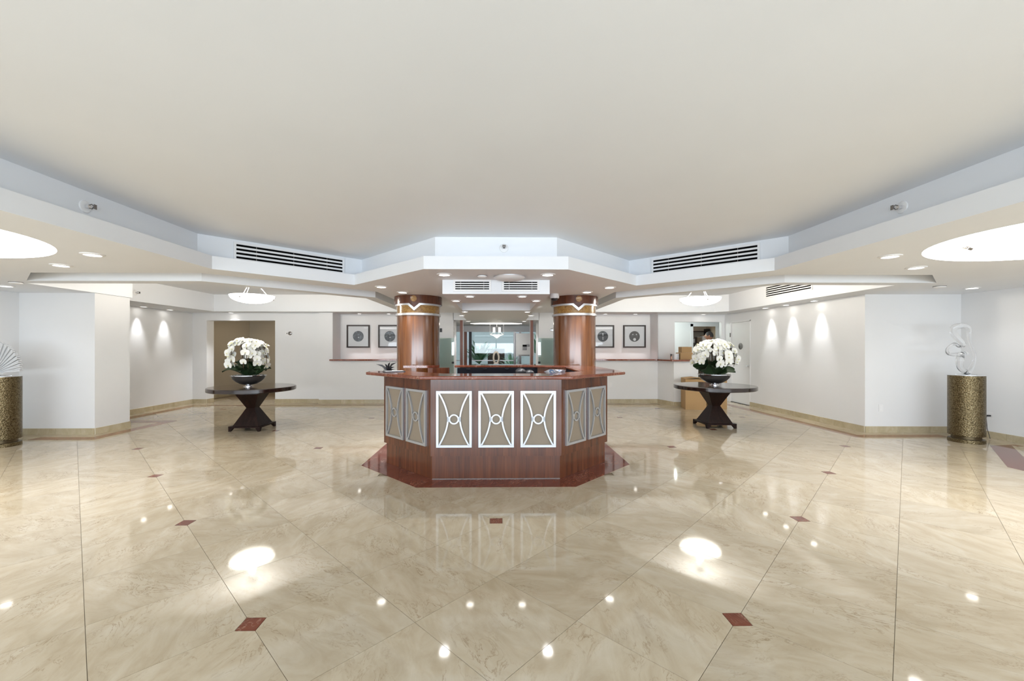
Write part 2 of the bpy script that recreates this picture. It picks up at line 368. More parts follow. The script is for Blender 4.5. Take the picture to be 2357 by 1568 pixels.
# ------------------------------------------------------------------ marble floor, tile by tile
F0 = struct(obj('floor', MB().box(-8.2,8.2,-5.2,14.2,-.08,-.006), M['grout']))
STEP = .431; GAP = .0012; CUT = .0742
side = STEP*math.sqrt(2)
def tile_poly(cut):
    g = GAP; a, z = g, side-g; c = CUT+g
    pts = []
    for k, (u, v) in enumerate(((a,a),(z,a),(z,z),(a,z))):
        if k == cut:
            du = c-g if u == a else -(c-g); dv = c-g if v == a else -(c-g)
            q = [(u+du, v), (u, v+dv)]
            if k in (0, 2): q = [(u, v+dv), (u+du, v)]
            pts += q
        else: pts.append((u, v))
    return [(p[0]-side/2, p[1]-side/2) for p in pts]
def tile_mb(cut):
    b = MB(); p = tile_poly(cut); n = len(p)
    vs = [(x,y,-.006) for x,y in p]+[(x,y,0) for x,y in p]
    return b.add(vs, [(i,(i+1)%n,n+(i+1)%n,n+i) for i in range(n)]+[tuple(range(n,2*n))])
tmesh = {c: tile_mb(c).mesh('tile', M['tile']) for c in (None, 0, 1, 2, 3)}
cand = []
R45 = math.radians(45)
for i in range(-40, 41):
    for j in range(-40, 41):
        # u axis (+,+), v axis (-,+)
        cx = STEP*((i+.5)-(j+.5)); cy = 3.51+STEP*((i+.5)+(j+.5))
        if not (-8.25 < cx < 8.25 and -4.9 < cy < 11.9): continue
        if abs(cx) < .62 and 5.0 < cy < 7.0: continue
        cut = None
        if i%3 == 0 and j%3 == 0: cut = 0
        elif i%3 == 2 and j%3 == 0: cut = 1
        elif i%3 == 2 and j%3 == 2: cut = 2
        elif i%3 == 0 and j%3 == 2: cut = 3
        seen = cy > 1.5 and abs(cx) < 1.28*cy+.5 and not (cx < -6.8 and 7.2 < cy < 7.7) and not (cx > 6.5 and cy > 7.2)
        cand.append((0 if seen else 1, cy*1.0, cx, cy, cut))
cand.sort()
rest = MB()
for n, (s, _, cx, cy, cut) in enumerate(cand):
    if s == 0 and n < 295: link('tile', tmesh[cut], F0, (cx, cy, 0), (0, 0, R45))
    else:
        p = tile_poly(cut); c, sn = math.cos(R45), math.sin(R45); q = [(cx+x*c-y*sn, cy+x*sn+y*c, 0) for x, y in p]
        rest.add(q, [tuple(range(len(q)))])
o = obj('far_tiles', rest, M['tile'], F0); o['kind'] = 'stuff'
cab = MB().box(-.051,.051,-.051,.051,-.006,0).mesh('accent_tile', M['red'])
for i in range(-12, 13):
    for j in range(-12, 13):
        cx = 3*STEP*(i-j); cy = 3.51+3*STEP*(i+j)
        if abs(cx) < 7.9 and -4 < cy < 10.5 and not (abs(cx) < 1.65 and 4.4 < cy < 7.6) and not (cx < -6.5 and 6.6 < cy < 8) and not (cx > 5.8 and cy > 6.6):
            link('accent_tile', cab, F0, (cx, cy, .0004))
# inlaid bands of red marble
def band(pts, w, name='inlay_strip', mat='redline', z=.0012):
    for p, q in zip(pts, pts[1:]):
        d = (Vector(q)-Vector(p)).normalized(); e = d*w*0
        b = MB(); b.seg((p[0]-e.x,p[1]-e.y), (q[0]+e.x,q[1]+e.y), 0, z, w); obj(name, b, M[mat], F0)
band([(6.04,11.2),(6.04,6.88)], -.19); band([(5.85,6.69),(7.42,6.69)], .19)
obj('inlay_band', MB().prism([(7.36,6.1),(7.73,6.14),(6.58,5.0),(6.58,3.0),(6.25,3.0),(6.25,5.0)], 0, .0012), M['red'], F0)
obj('inlay_band', MB().prism([(-7.36,6.1),(-7.73,6.14),(-6.58,5.0),(-6.58,3.0),(-6.25,3.0),(-6.25,5.0)], 0, .0012), M['red'], F0)
band([(-7.42,6.71),(-6.38,6.71)], .19); band([(-6.38,6.9),(-6.38,8.44)], .19); band([(-8,8.22),(-6.38,8.22)], .22, z=.0016)
band([(-7.52,8.55),(-7.52,10.68)], .2); band([(-7.52,10.58),(4.2,10.58)], .1)
oct_in = [(-.838,4.356),(.838,4.356),(1.668,5.186),(1.668,6.8),(.838,7.64),(-.838,7.64),(-1.668,6.8),(-1.668,5.186)]
obj('inlay_octagon', MB().prism(oct_in, 0, .0014), M['red'], F0)

# baseboards: marble pieces about 0.6 m long
def baseboard(name, pts, piece=.61, h=.105, t=.018):
    root = struct(link(name, None, None, (pts[0][0], pts[0][1], 0)))
    for p, q in zip(pts, pts[1:]):
        P, Q = Vector(p), Vector(q); L = (Q-P).length; k = max(1, round(L/piece)); d = (Q-P)/k; g = d.normalized()*.0015
        for i in range(k):
            a = P+d*i+g; c = P+d*(i+1)-g; b = MB(); b.seg((a.x-pts[0][0],a.y-pts[0][1]), (c.x-pts[0][0],c.y-pts[0][1]), 0, h, -t)
            obj('marble_piece', b, M['base'], root)
baseboard('baseboard_left', [(-8,2.5),(-8,7.11),(-6.75,7.11),(-6.75,7.78)])
baseboard('baseboard_recess', [(-8,7.9),(-8,11.1),(-7.63,11.1),(-7.63,11.36)])
baseboard('baseboard_back', [(-5.84,11.1),(-4.63,11.1),(-4.63,10.95),(-1.12,10.95)])
baseboard('baseboard_center', [(1.12,10.95),(4.27,10.95),(4.446,10.36),(5.06,10.36)])
baseboard('baseboard_right', [(6.36,10.33),(6.36,7.09),(8,7.05),(8,2.5)])
baseboard('baseboard_hall', [(-8.15,11.4),(-8.15,13.9),(-5.3,13.9)])

# glazed entrance front behind the camera
EF = struct(link('window_1', None, None, (0,-5,0)))
b = MB()
for x in range(-8, 9, 2): b.box(x-.04, x+.04, -.05, .05, 0, ZC)
b.box(-8, 8, -.05, .05, 0, .1); b.box(-8, 8, -.05, .05, 2.25, ZC)
obj('mullions', b, M['gun'], EF)

# ------------------------------------------------------------------ granite ledges of the picture niches
def ledge(name, poly, label):
    tag(obj(name, MB().prism(poly, 1.121, 1.16), M['counter'], bevel=.008), label, 'ledge')
ledge('granite_ledge', [(-4.33,10.87),(-1.6,10.87),(-1.6,10.945),(-1.76,10.96),(-1.76,11.5),(-4.26,11.5),(-4.26,10.945),(-4.33,10.945)], 'thin red granite ledge below the two framed pictures left of the desk')
ledge('granite_ledge', [(1.6,10.87),(4.22,10.87),(4.38,10.29),(5.12,10.29),(5.12,11.48),(5.0,11.48),(4.52,11.48),(4.28,10.97),(4.26,11.5),(1.76,11.5),(1.76,10.96),(1.6,10.945)], 'red granite ledge running from the right pictures to the service opening')

# ------------------------------------------------------------------ columns
def column(cx, cy, label):
    t = thing('column', label, 'column', (cx, cy, 0), group='columns behind the desk')
    obj('shaft', MB().lathe([(.385,0),(.385,2.05)], 64), M['column'], t, 30)
    obj('burl_band', MB().lathe([(.388,2.05),(.388,2.25)], 64), M['burl'], t, 30)
    obj('top_band', MB().lathe([(.43,2.235),(.43,2.3795)], 64), M['desk'], t, 30)
    obj('lower_ring', MB().lathe([(.388,2.028),(.405,2.032),(.405,2.068),(.388,2.072)], 64, caps=False), M['silver'], t, 30)
    # silver ring that dips to a V towards the front
    n = 240; b = MB(); vs = []; fs = []; r = .412; r0 = .388
    for k in range(n):
        a = 2*PI*k/n; s = abs(((a-1.5*PI+PI) % (2*PI))-PI)*r
        zt = 2.247-max(0, .088-s*.85); zb = 2.205-max(0, .098-s*.85)
        c, sn = math.cos(a), math.sin(a)
        vs += [(r0*c,r0*sn,zt),(r*c,r*sn,zt),(r*c,r*sn,zb),(r0*c,r0*sn,zb)]
    for k in range(n):
        q = (k+1)%n
        for e in range(4): fs.append((4*k+e, 4*k+(e+1)%4, 4*q+(e+1)%4, 4*q+e))
    b.add(vs, fs); obj('chevron_ring', b, M['silver'], t, 30)
    # wooden point inside the V
    b = MB(); vs = []
    for k in range(-8, 9):
        a = 1.5*PI+k*.1/8/.4; s = abs(k)*.1/8
        z = 2.247-max(0, .088-s*.85); vs += [(.405*math.cos(a),.405*math.sin(a),2.25),(.405*math.cos(a),.405*math.sin(a),z)]
    b.add(vs, [(2*i,2*i+1,2*i+3,2*i+2) for i in range(16)]); obj('chevron_panel', b, M['desk'], t, 30)
    md = obj('medallion', MB().lathe([(.056,0),(.056,.012),(.05,.016)], 24), M['burl'], t, 30, (0,-.425,2.312), (PI/2,0,0))
    obj('medallion_ring', MB().lathe([(.05,.012),(.06,.012),(.06,.018),(.05,.018),(.05,.012)], 24, caps=False), M['column'], md, 30)
    return t
column(-1.425, 7.66, 'round mahogany column with silver chevron ring on the left behind the desk')
column(1.44, 7.66, 'round mahogany column with silver chevron ring on the right behind the desk')

# ------------------------------------------------------------------ reception desk
D = thing('reception_desk', 'octagonal mahogany reception desk with red granite top and silver-framed panels', 'desk', (0, 6, 0))
def off(poly, dy=-6): return [(x, y+dy) for x, y in poly]
def ringpoly(hw, X, yf, yc, yb2, yb): # outer half shapes
    return [(-hw,yf),(hw,yf),(X,yc),(X,yb2),(hw,yb),(-hw,yb),(-X,yb2),(-X,yc)]
def cshape(o, i):
    """ring with the staff gap on the left side between y=5.40 and y=6.98"""
    (hw,X,yf,yc,yb2,yb) = o; (ihw,iX,iyf,iyc,iyb2,iyb) = i
    return [(-X,5.40),(-X,yc),(-hw,yf),(hw,yf),(X,yc),(X,yb2),(hw,yb),(-hw+.1,yb),(-hw+.1,iyb),(ihw,iyb),(iX,iyb2),(iX,iyc),(ihw,iyf),(-ihw,iyf),(-iX,5.36),(-iX,5.40)]
top = cshape((.81,1.617,4.385,5.19,6.8,7.61), (.62,1.12,4.85,5.35,6.75,7.1))
ct = obj('countertop', MB().prism(off(top), 1.122, 1.16), M['counter'], D, bevel=.012)
gate = [(-1.56,6.98),(-1.13,6.98),(-1.13,7.2),(-.95,7.42),(-1.56,6.99)]
obj('return_top', MB().prism(off([(-1.55,6.98),(-1.13,6.98),(-.98,7.2),(-1.2,7.25),(-1.55,7.05)]), 1.122, 1.16), M['counter'], D)
obj('return_post', MB().prism(off([(-1.14,6.98),(-1.06,6.98),(-.80,7.12),(-.80,7.22),(-1.14,7.2)]), 0, 1.12), M['desk'], D)
body = cshape((.722,1.417,4.597,5.292,6.7,7.4), (.66,1.17,4.9,5.4,6.70,7.12))
obj('body', MB().prism(off([(x, min(y,7.4)) for x, y in body]), .263, 1.121), M['desk'], D)
kick = cshape((.71,1.387,4.629,5.306,6.68,7.37), (.66,1.17,4.9,5.4,6.70,7.12))
obj('plinth', MB().prism(off(kick), .002, .263), M['desk'], D)
obj('metal_strip', MB().box(-.71,.71,-1.374,-1.370,.0015,.008), M['gun'], D)
for bx in ((-.66,1.125,1.085,1.115,.05,1.118), (1.13,1.165,-.55,.72,.05,1.118), (-.64,.64,-1.098,-1.08,.05,1.118)): obj('interior_panel', MB().box(*bx), M['navy'], D)
obj('work_surface', MB().prism(off([(-.62,4.92),(.62,4.92),(1.12,5.42),(1.12,7.08),(.6,7.08),(.6,5.5),(-.62,5.5)]), .72, .75), M['navy'], D)
for x in (-.47, -.19, .18):
    obj('pull', MB().box(x-.032,x+.032,1.07,1.085,1.094,1.106), M['chrome'], D)
# silver-framed panels
def panel_meshes():
    w, h, e = .195, .31, .026
    fr = MB(); y0, y1 = -.022, 0
    fr.box(-w,w,y0,y1,h-e,h); fr.box(-w,w,y0,y1,-h,-h+e); fr.box(-w,-w+e,y0,y1,-h+e,h-e); fr.box(w-e,w,y0,y1,-h+e,h-e)
    cv = MB()
    for s in (-1, 1):
        pts = []
        for k in range(25):
            u = -1+2*k/24; x = s*(.066+(w-.03-.066)*abs(u)**1.75); pts.append((x, u*(h-.02)))
        vs = []; fs = []
        for k, (x, z) in enumerate(pts):
            a = pts[max(0,k-1)]; c = pts[min(24,k+1)]; d = Vector((c[0]-a[0], c[1]-a[1])).normalized(); n = Vector((-d.y, d.x))*.0085
            vs += [(x+n.x,y0,z+n.y),(x-n.x,y0,z-n.y),(x-n.x,y1,z-n.y),(x+n.x,y1,z+n.y)]
        for k in range(24):
            for q in range(4): fs.append((4*k+q,4*k+(q+1)%4,4*k+4+(q+1)%4,4*k+4+q))
        cv.add(vs, fs); cv.box(min(s*.05,s*.075),max(s*.05,s*.075),y0,y1,-.026,.026)
    rg = MB(); n = 40; vs = []; fs = []
    for k in range(n):
        a = 2*PI*k/n; c, s = math.cos(a), math.sin(a)
        vs += [(.056*c,y0,.056*s),(.041*c,y0,.041*s),(.041*c,y1,.041*s),(.056*c,y1,.056*s)]
    for k in range(n):
        j = (k+1)%n
        for q in range(4): fs.append((4*k+q,4*k+(q+1)%4,4*j+(q+1)%4,4*j+q))
    rg.add(vs, fs)
    pl = MB().box(-w+.004,w-.004,-.004,0,-h+.004,h-.004)
    return fr.mesh('panel_frame', M['panelsilver']), cv.mesh('curved_bars', M['panelsilver']), rg.mesh('ring', M['panelsilver'], 30), pl.mesh('panel', M['taupe'])
pm = panel_meshes()
def add_panel(x, y, rz):
    p = link('panel', pm[3], D, (x, y-6, .673), (0,0,rz))
    link('panel_frame', pm[0], p); link('curved_bars', pm[1], p); link('ring', pm[2], p)
for x in (-.463, 0, .463): add_panel(x, 4.596, 0)
for s in (-1, 1):
    for u in (-.225, .225):
        m = Vector((s*1.0695, 4.9445)); d = Vector((s*.7071, .7071)); q = m+d*u; add_panel(q.x-s*.0008, q.y-.0008, s*PI/4)

# things on the desk
b = MB()
rnd = random.Random(3); vs = []; n = 14; m = 7
for j in range(m):
    for k in range(n):
        a = 2*PI*k/n; r = (.115, .13, .12, .125, .11, .10, .12)[j]*(1+.28*rnd.uniform(-1,1)); z = .19*j/(m-1)+.02*rnd.uniform(-1,1)*(j>0)
        vs.append((r*math.cos(a), .6*r*math.sin(a), max(z, 0)))
b.add(vs, [(j*n+k, j*n+(k+1)%n, (j+1)*n+(k+1)%n, (j+1)*n+k) for j in range(m-1) for k in range(n)]+[tuple(range(n-1,-1,-1)), tuple((m-1)*n+k for k in range(n))])
def bagmat():
    m_, nt, bb = nodes('crumpled_bag'); g = N(nt, 'ShaderNodeTexCoord'); w = N(nt, 'ShaderNodeTexNoise', Scale=9.0, Detail=4.0, Distortion=2.0)
    nt.links.new(g.outputs['Object'], w.inputs[0]); r = ramp(nt, w.outputs[0], [(.38, (.30,.28,.30)), (.52, (.72,.72,.75)), (.62, (.06,.17,.36))]); nt.links.new(r.outputs[0], bb.inputs['Base Color']); bb.inputs['Roughness'].default_value = .25; return m_
tag(obj('plastic_bag', b, bagmat(), None, 40, (.735, 5.02, .985)), 'crumpled white and blue plastic bag inside the desk by the right column', 'bag')
bpy.data.objects['plastic_bag'].location = (.74, 5.16, .9855)
obj('raised_shelf', MB().box(.55,.92,-1.0,-.70,.945,.98), M['navy'], D)
t = thing('desk_telephone', 'dark cordless headset bundle lying inside the desk behind the counter', 'telephone', (.43, 6.3, 1.061))
b = MB(); b.box(-.16,.16,-.1,.1,-.06,0); obj('base', b, M['black'], t)
b = MB(); b.ball((-.06,0,.03), (.085,.08,.06)); b.ball((.07,.01,.015), (.08,.07,.05)); obj('handset', b, M['black'], t, 40)
obj('side_stand', MB().box(.2,.66,.15,.5,.75,.998), M['navy'], D)
t = thing('potted_succulent', 'small dark spiky plant on the left end of the desk counter', 'plant', (-1.37, 5.28, 1.162))
b = MB()
for k in range(11):
    a = k*2.4; L = .05+.075*rnd.random(); tip = (L*1.2*math.cos(a), L*.6*math.sin(a), .02+.10*rnd.random())
    b.tube([(0,0,.006),(tip[0]*.5,tip[1]*.5,tip[2]*.75+.006),tip], [.012,.012,.001], 5)
obj('leaves', b, M['black'], t, 40); obj('saucer', MB().lathe([(.045,0),(.055,.012)], 16), M['gun'], t, 30)
t = thing('black_clipboard', 'flat black folder lying at the left end of the granite counter', 'folder', (-1.27, 5.2, 1.1605), .4)
obj('cover', MB().box(-.13,.13,-.06,.06,0,.008), M['black'], t); obj('pages', MB().box(-.11,.11,-.05,.05,.008,.012), M['paper'], t)

# ------------------------------------------------------------------ pedestal tables
def pedestal_table(cx, cy, label):
    t = thing('pedestal_table', label, 'table', (cx, cy, 0), group='round tables either side of the desk')
    obj('top', MB().lathe([(.69,.692),(.704,.70),(.704,.754),(.695,.764)], 72), M['espresso'], t, 30)
    obj('underplate', MB().lathe([(.52,.672),(.52,.692)], 48), M['espresso'], t, 30)
    def frust(z0, a0, z1, a1):
        b = MB(); return b.add([(-a0,-a0,z0),(a0,-a0,z0),(a0,a0,z0),(-a0,a0,z0),(-a1,-a1,z1),(a1,-a1,z1),(a1,a1,z1),(-a1,a1,z1)], [(0,3,2,1),(4,5,6,7),(0,1,5,4),(1,2,6,5),(2,3,7,6),(3,0,4,7)])
    obj('upper_cone', frust(.385,.075,.674,.215), M['espresso2'], t)
    obj('lower_cone', frust(.085,.225,.385,.075), M['espresso2'], t)
    obj('base_plate', MB().box(-.27,.27,-.27,.27,.06,.086), M['espresso2'], t)
    for sx in (-1, 1):
        for sy in (-1, 1):
            b = MB(); b.add([(0,0,0),(-.035*sx,0,0),(-.035*sx,-.035*sy,0),(0,-.035*sy,0),(0,0,.061),(-.075*sx,0,.061),(-.075*sx,-.075*sy,.061),(0,-.075*sy,.061)],
                [(0,3,2,1),(4,5,6,7),(0,1,5,4),(1,2,6,5),(2,3,7,6),(3,0,4,7)]); obj('foot', b, M['espresso2'], t, loc=(.27*sx,.27*sy,0))
    return t
TL = (-4.385, 7.58); TR = (4.07, 7.72)
pedestal_table(TL[0], TL[1], 'dark espresso round table with hourglass base, left of the desk')
pedestal_table(TR[0], TR[1], 'dark espresso round table with hourglass base, right of the desk by the door')

# orchids: one flower mesh shared by every bloom
def flower_mesh():
    b = MB()
    def petal(ang, L, w, cup):
        vs = []; c, s = math.cos(ang), math.sin(ang)
        for (u, v, z) in ((0,.12,0),(.45,1,.25),(.85,.75,.55),(1,.12,.6)):
            for sg in (-1, 1):
                x = u*L; y = sg*v*w; vs.append((x*c-y*s, x*s+y*c, z*cup))
        b.add(vs, [(0,1,3,2),(2,3,5,4),(4,5,7,6)])
    for k in range(3): petal(PI/2+k*2*PI/3, .052, .022, .010)
    for a in (PI/6-.1, 5*PI/6+.1): petal(a, .054, .034, .016)
    b.ball((0,-.006,.012), (.009,.011,.012), 6, 4, 1)
    return b.mesh('flower', [M['petal'], M['lip']], 60)
FM = flower_mesh()
def leaf_mesh():
    b = MB(); vs = []; K = 7
    for k in range(K+1):
        u = k/K; w = .066*math.sin(PI*min(1, u*.9+.09))**.6; x = .27*u; z = .09*math.sin(u*PI*.8); 
        vs += [(x,-w,z+.012),(x,0,z-.006),(x,w,z+.012)]
    b.add(vs, [f for k in range(K) for f in ((3*k,3*k+1,3*k+4,3*k+3),(3*k+1,3*k+2,3*k+5,3*k+4))])
    return b.mesh('leaf', M['leaf'], 60)
LM = leaf_mesh()
def orchid(cx, cy, label, seed, nst, spread, zt, clear, per):
    R = random.Random(seed)
    t = thing('potted_orchid', label, 'orchid', (cx, cy, .7645), group='orchids in metal bowls')
    prof = [(.06,.03),(.13,.048),(.20,.09),(.25,.14),(.28,.205),(.268,.205),(.25,.17),(.05,.17)]
    bw = obj('bowl', MB().lathe(prof, 48), M['gun'], t, 35)
    obj('rim', MB().lathe([(.27,.196),(.287,.196),(.287,.206),(.27,.206),(.27,.196)], 48, caps=False), M['chrome'], bw, 30)
    obj('foot', MB().lathe([(.085,0),(.085,.006),(.05,.012),(.06,.032)], 32), M['chrome'], bw, 30)
    b = MB()
    for k in range(150):
        a = R.uniform(0, 2*PI); r = .25*math.sqrt(R.random()); b.ball((r*math.cos(a), r*math.sin(a), .19), .014+.008*R.random(), 6, 4)
    o = obj('pebbles', b, M['pebble'], t, 50); o['kind'] = 'stuff'
    for k in range(22):
        o = link('leaf', LM, t, (.05*math.cos(k*2.4), .05*math.sin(k*2.4), .195), (R.uniform(-.9,.9), R.uniform(-.35,.02) if k%3 else -.8, k*2.4+R.uniform(-.3,.3)))
        s = R.uniform(1.1, 1.45); o.scale = (s, s, s)
    fl = []
    for k in range(nst):
        a = 2*PI*k/nst+R.uniform(-.25,.25); b0 = Vector((.07*math.cos(a), .07*math.sin(a), .19))
        top = Vector((spread*.42*math.cos(a), spread*.42*math.sin(a), zt*(.92+.08*R.random())))
        if k%4 == 0: top = Vector((.08*math.cos(a), .08*math.sin(a), zt))
        end = Vector((spread*math.cos(a), spread*math.sin(a), zt*R.uniform(.44, .58)))
        ctrl = Vector((spread*.98*math.cos(a), spread*.98*math.sin(a), zt*R.uniform(.94,1.0)))
        pts = [b0.lerp(top, u) for u in (0,.25,.5,.75)]
        arc = []
        for q in range(9):
            u = q/8; arc.append(top*(1-u)**2+ctrl*2*u*(1-u)+end*u*u)
        obj('stem', MB().tube(pts+arc, .006, 5), M['stem'], t, 60)
        for q in range(per):
            u = .02+.98*q/(per-1); p = top*(1-u)**2+ctrl*2*u*(1-u)+end*u*u
            p = p+Vector((R.uniform(-.05,.05), R.uniform(-.05,.05), R.uniform(-.03,.03)))
            out = Vector((p.x, p.y, (p.z-zt*.62)*1.1)).normalized()+Vector((R.uniform(-.4,.4), R.uniform(-.4,.4)-.25, R.uniform(-.2,.35)))
            o = link('flower', FM, t, p); o.rotation_mode = 'QUATERNION'
            o.rotation_quaternion = out.normalized().to_track_quat('Z', 'Y')
            s = R.uniform(1.1, 1.5); o.scale = (s, s, s)
orchid(TL[0]-.06, TL[1]-.03, 'white orchids with dark leaves in a gunmetal bowl, on the left table', 5, 10, .30, .83, False, 11)
orchid(TR[0]-.01, TR[1]-.03, 'fuller white orchids in a gunmetal bowl on the right table, before the service opening', 11, 13, .33, .80, True, 12)

# ------------------------------------------------------------------ pedestals and sculptures
def plinth(cx, cy, label):
    t = thing('bronze_pedestal', label, 'pedestal', (cx, cy, 0), group='hammered bronze pedestals')
    obj('drum', MB().lathe([(.20,.105),(.205,.11),(.205,1.025),(.20,1.03)], 56), M['bronze'], t, 30)
    obj('recess', MB().lathe([(.165,.05),(.165,.106)], 40), M['bronze_dark'], t, 30)
    obj('foot', MB().lathe([(.205,.0005),(.205,.05),(.198,.056)], 56), M['bronze'], t, 30)
    obj('cap', MB().lathe([(.2,1.03),(.2,1.036)], 56), M['silver'], t, 30)
PR = (7.30, 6.36); PL = (-7.345, 6.30)
plinth(PL[0], PL[1], 'hammered bronze drum pedestal carrying the clear fan, cut by the left edge')
plinth(PR[0], PR[1], 'hammered bronze drum pedestal carrying the looped glass, in the right corner')
t = thing('fan_sculpture', 'ribbed clear acrylic fan sculpture on the left pedestal', 'sculpture', (PL[0], PL[1], 1.0365))
obj('stand', MB().lathe([(.1,0),(.1,.012),(.012,.02),(.012,.045)], 24), M['acrylic'], t, 30)
def blade(L):
    b = MB(); b.add([(0,-.012,-.004),(L,-.02,-.011),(L,.02,-.011),(0,.012,-.004),(0,-.012,.004),(L,-.02,.011),(L,.02,.011),(0,.012,.004)],
        [(0,3,2,1),(4,5,6,7),(0,1,5,4),(1,2,6,5),(2,3,7,6),(3,0,4,7)]); return b
M['fan'] = plain('frosted_acrylic', (.88, .90, .92), .12, Transmission_Weight=.35)
for sgn in (1, -1):
    for k in range(24):
        a = math.radians(6+96*k/23 if sgn > 0 else 178-70*k/23); L = .385+.07*k/23 if sgn > 0 else .3+.1*k/23
        o = obj('blade', blade(L), M['fan'], t, loc=(-.085+(.0 if sgn>0 else -.02), sgn*.012*(k%2)-.012*sgn, .045+.0015*k)); o.rotation_euler = (0, -a, 0)
t = thing('loop_sculpture', 'twisted clear glass loop sculpture on the right pedestal', 'sculpture', (PR[0], PR[1], 1.0365))
obj('stand', MB().lathe([(.12,0),(.12,.015),(.02,.02),(.02,.05)], 28), M['acrylic'], t, 30)
pth = [(410,600,0),(300,560,-.04),(250,485,-.08),(285,420,-.06),(400,400,0),(330,415,.05),(200,405,.03),(130,350,-.03),(170,300,-.08),(270,330,-.06),(370,300,0),(310,210,.05),(290,130,.05),(345,105,0),(395,130,-.05),(395,210,-.06),(430,270,-.03),(530,370,.02),(590,440,.06),(565,530,.06),(490,590,.03)]
P3 = [Vector(((x-415)/5.225*6.45/959*.9, d, (610-y)/5.225*6.45/959*1.12+.035)) for x, y, d in pth]
sm = []
for i in range(len(P3)):
    p0, p1, p2, p3 = P3[(i-1)%len(P3)], P3[i], P3[(i+1)%len(P3)], P3[(i+2)%len(P3)]
    for q in range(5):
        u = q/5; sm.append(.5*((2*p1)+(p2-p0)*u+(2*p0-5*p1+4*p2-p3)*u*u+(3*p1-p0-3*p2+p3)*u**3))
rad = [.030+.014*math.sin(i*.13) for i in range(len(sm))]
obj('loop', MB().tube(sm, rad, 12, closed=True), M['acrylic'], t, 60)

# ------------------------------------------------------------------ recessed downlights
dl_trim = MB().lathe([(.062,0),(.095,0),(.095,-.006),(.07,-.012),(.062,-.004),(.062,0)], 32, caps=False).mesh('trim', M['white'], 40)
dl_lens = MB().lathe([(.001,-.004),(.063,-.004)], 32, caps=False).mesh('lens', M['lamp'], 40)
dl_off = MB().lathe([(.001,-.004),(.063,-.004)], 32, caps=False).mesh('lens', M['off'], 40)
def downlight(x, y, z, label, group, power=1.0, sc=1.0, angle=115, blend=.6, lit=True, tilt=(0,0), col=(.97,.98,1.0)):
    t = thing('recessed_downlight', label, 'downlight', (x, y, z), group=group); t.scale = (sc, sc, 1)
    link('trim', dl_trim, t); link('lens', dl_lens if lit else dl_off, t)
    if lit and power > 0:
        l = bpy.data.lights.new('downlight_beam', 'SPOT'); l.energy = SPOT*power; l.spot_size = math.radians(angle); l.spot_blend = blend; l.shadow_soft_size = .05; l.color = col
        o = bpy.data.objects.new('downlight_beam', l); COL.objects.link(o); o.parent = t; o.location = (0,0,-.02); o.rotation_euler = (tilt[0], tilt[1], 0)
g = 'downlights along the side ceilings'
downlight(-3.98, 4.17, ZC, 'recessed downlight right of the left oval light, the nearer of two', g, .9)
downlight(-4.85, 4.72, ZC, 'recessed downlight behind the left oval light, the farther of two', g, .9)
downlight(3.96, 4.13, ZC, 'recessed downlight left of the right oval light, the nearer of two', g, .9)
downlight(4.82, 4.71, ZC, 'recessed downlight behind the right oval light, the farther of two', g, .9)
downlight(-7.3, 6.32, ZC, 'recessed downlight above the fan sculpture at the left edge', g, .2)
downlight(7.32, 6.30, ZC, 'recessed downlight above the looped glass sculpture', g, .2)
g = 'added unseen fill downlights around the camera'  # unseen lamps added to brighten the near floor and main ceiling
for sx in (-1, 1):
    for y, w_ in ((-1.6, 'farthest behind'), (.4, 'beside'), (1.7, 'just ahead of')): downlight(sx*4.1, y, ZC, 'added fill downlight out of view on the %s, %s the camera' % ('left' if sx < 0 else 'right', w_), g, .9, 1.0, 120)
g = 'downlights in the soffit over the desk'
for x, y, lb in ((-.65,5.24,'front left'),(.65,5.23,'front right'),(-1.73,6.31,'far left'),(1.73,6.33,'far right')):
    downlight(x, y, ZC, 'recessed downlight over the %s corner of the reception desk' % lb, g, 1.0)
downlight(-1.55, 6.93, ZC, 'recessed downlight right in front of the left column', g, .9)
downlight(1.50, 6.86, ZC, 'recessed downlight right in front of the right column', g, .9)
g = 'downlights washing the side walls'
downlight(-7.85, 9.4, ZC, 'recessed downlight washing the left recess wall, nearer of two', g, .95, .8, 54, .9, tilt=(0,.19))
downlight(-7.85, 10.15, ZC, 'recessed downlight washing the left recess wall, farther of two', g, .95, .8, 54, .9, tilt=(0,.19))
downlight(6.21, 9.52, ZC, 'recessed downlight washing the right wall, nearest the door', g, .95, .8, 54, .9, tilt=(0,-.19))
downlight(6.21, 8.83, ZC, 'recessed downlight washing the right wall, middle of three', g, .95, .8, 54, .9, tilt=(0,-.19))
downlight(6.21, 8.05, ZC, 'recessed downlight washing the right wall, nearest the camera', g, .95, .8, 54, .9, tilt=(0,-.19))
g = 'downlights along the back wall'
downlight(-6.9, 10.95, ZC, 'recessed downlight above the hallway opening', g, 1.9, .8, 110, .75)
downlight(-3.66, 11.22, ZC, 'recessed downlight above the leftmost framed picture', g, 1.2, .7, 80, .8)
downlight(-2.88, 11.22, ZC, 'recessed downlight above the picture half hidden by the left column', g, 1.2, .7, 80, .8)
downlight(2.95, 11.22, ZC, 'recessed downlight above the picture half hidden by the right column', g, 1.2, .7, 80, .8)
downlight(3.77, 11.22, ZC, 'recessed downlight above the rightmost framed picture', g, 1.2, .7, 80, .8)
downlight(5.66, 11.3, ZC, 'recessed downlight above the service opening', g, 1.6, .8, 100, .8)
g = 'small downlights in the passage between the columns'
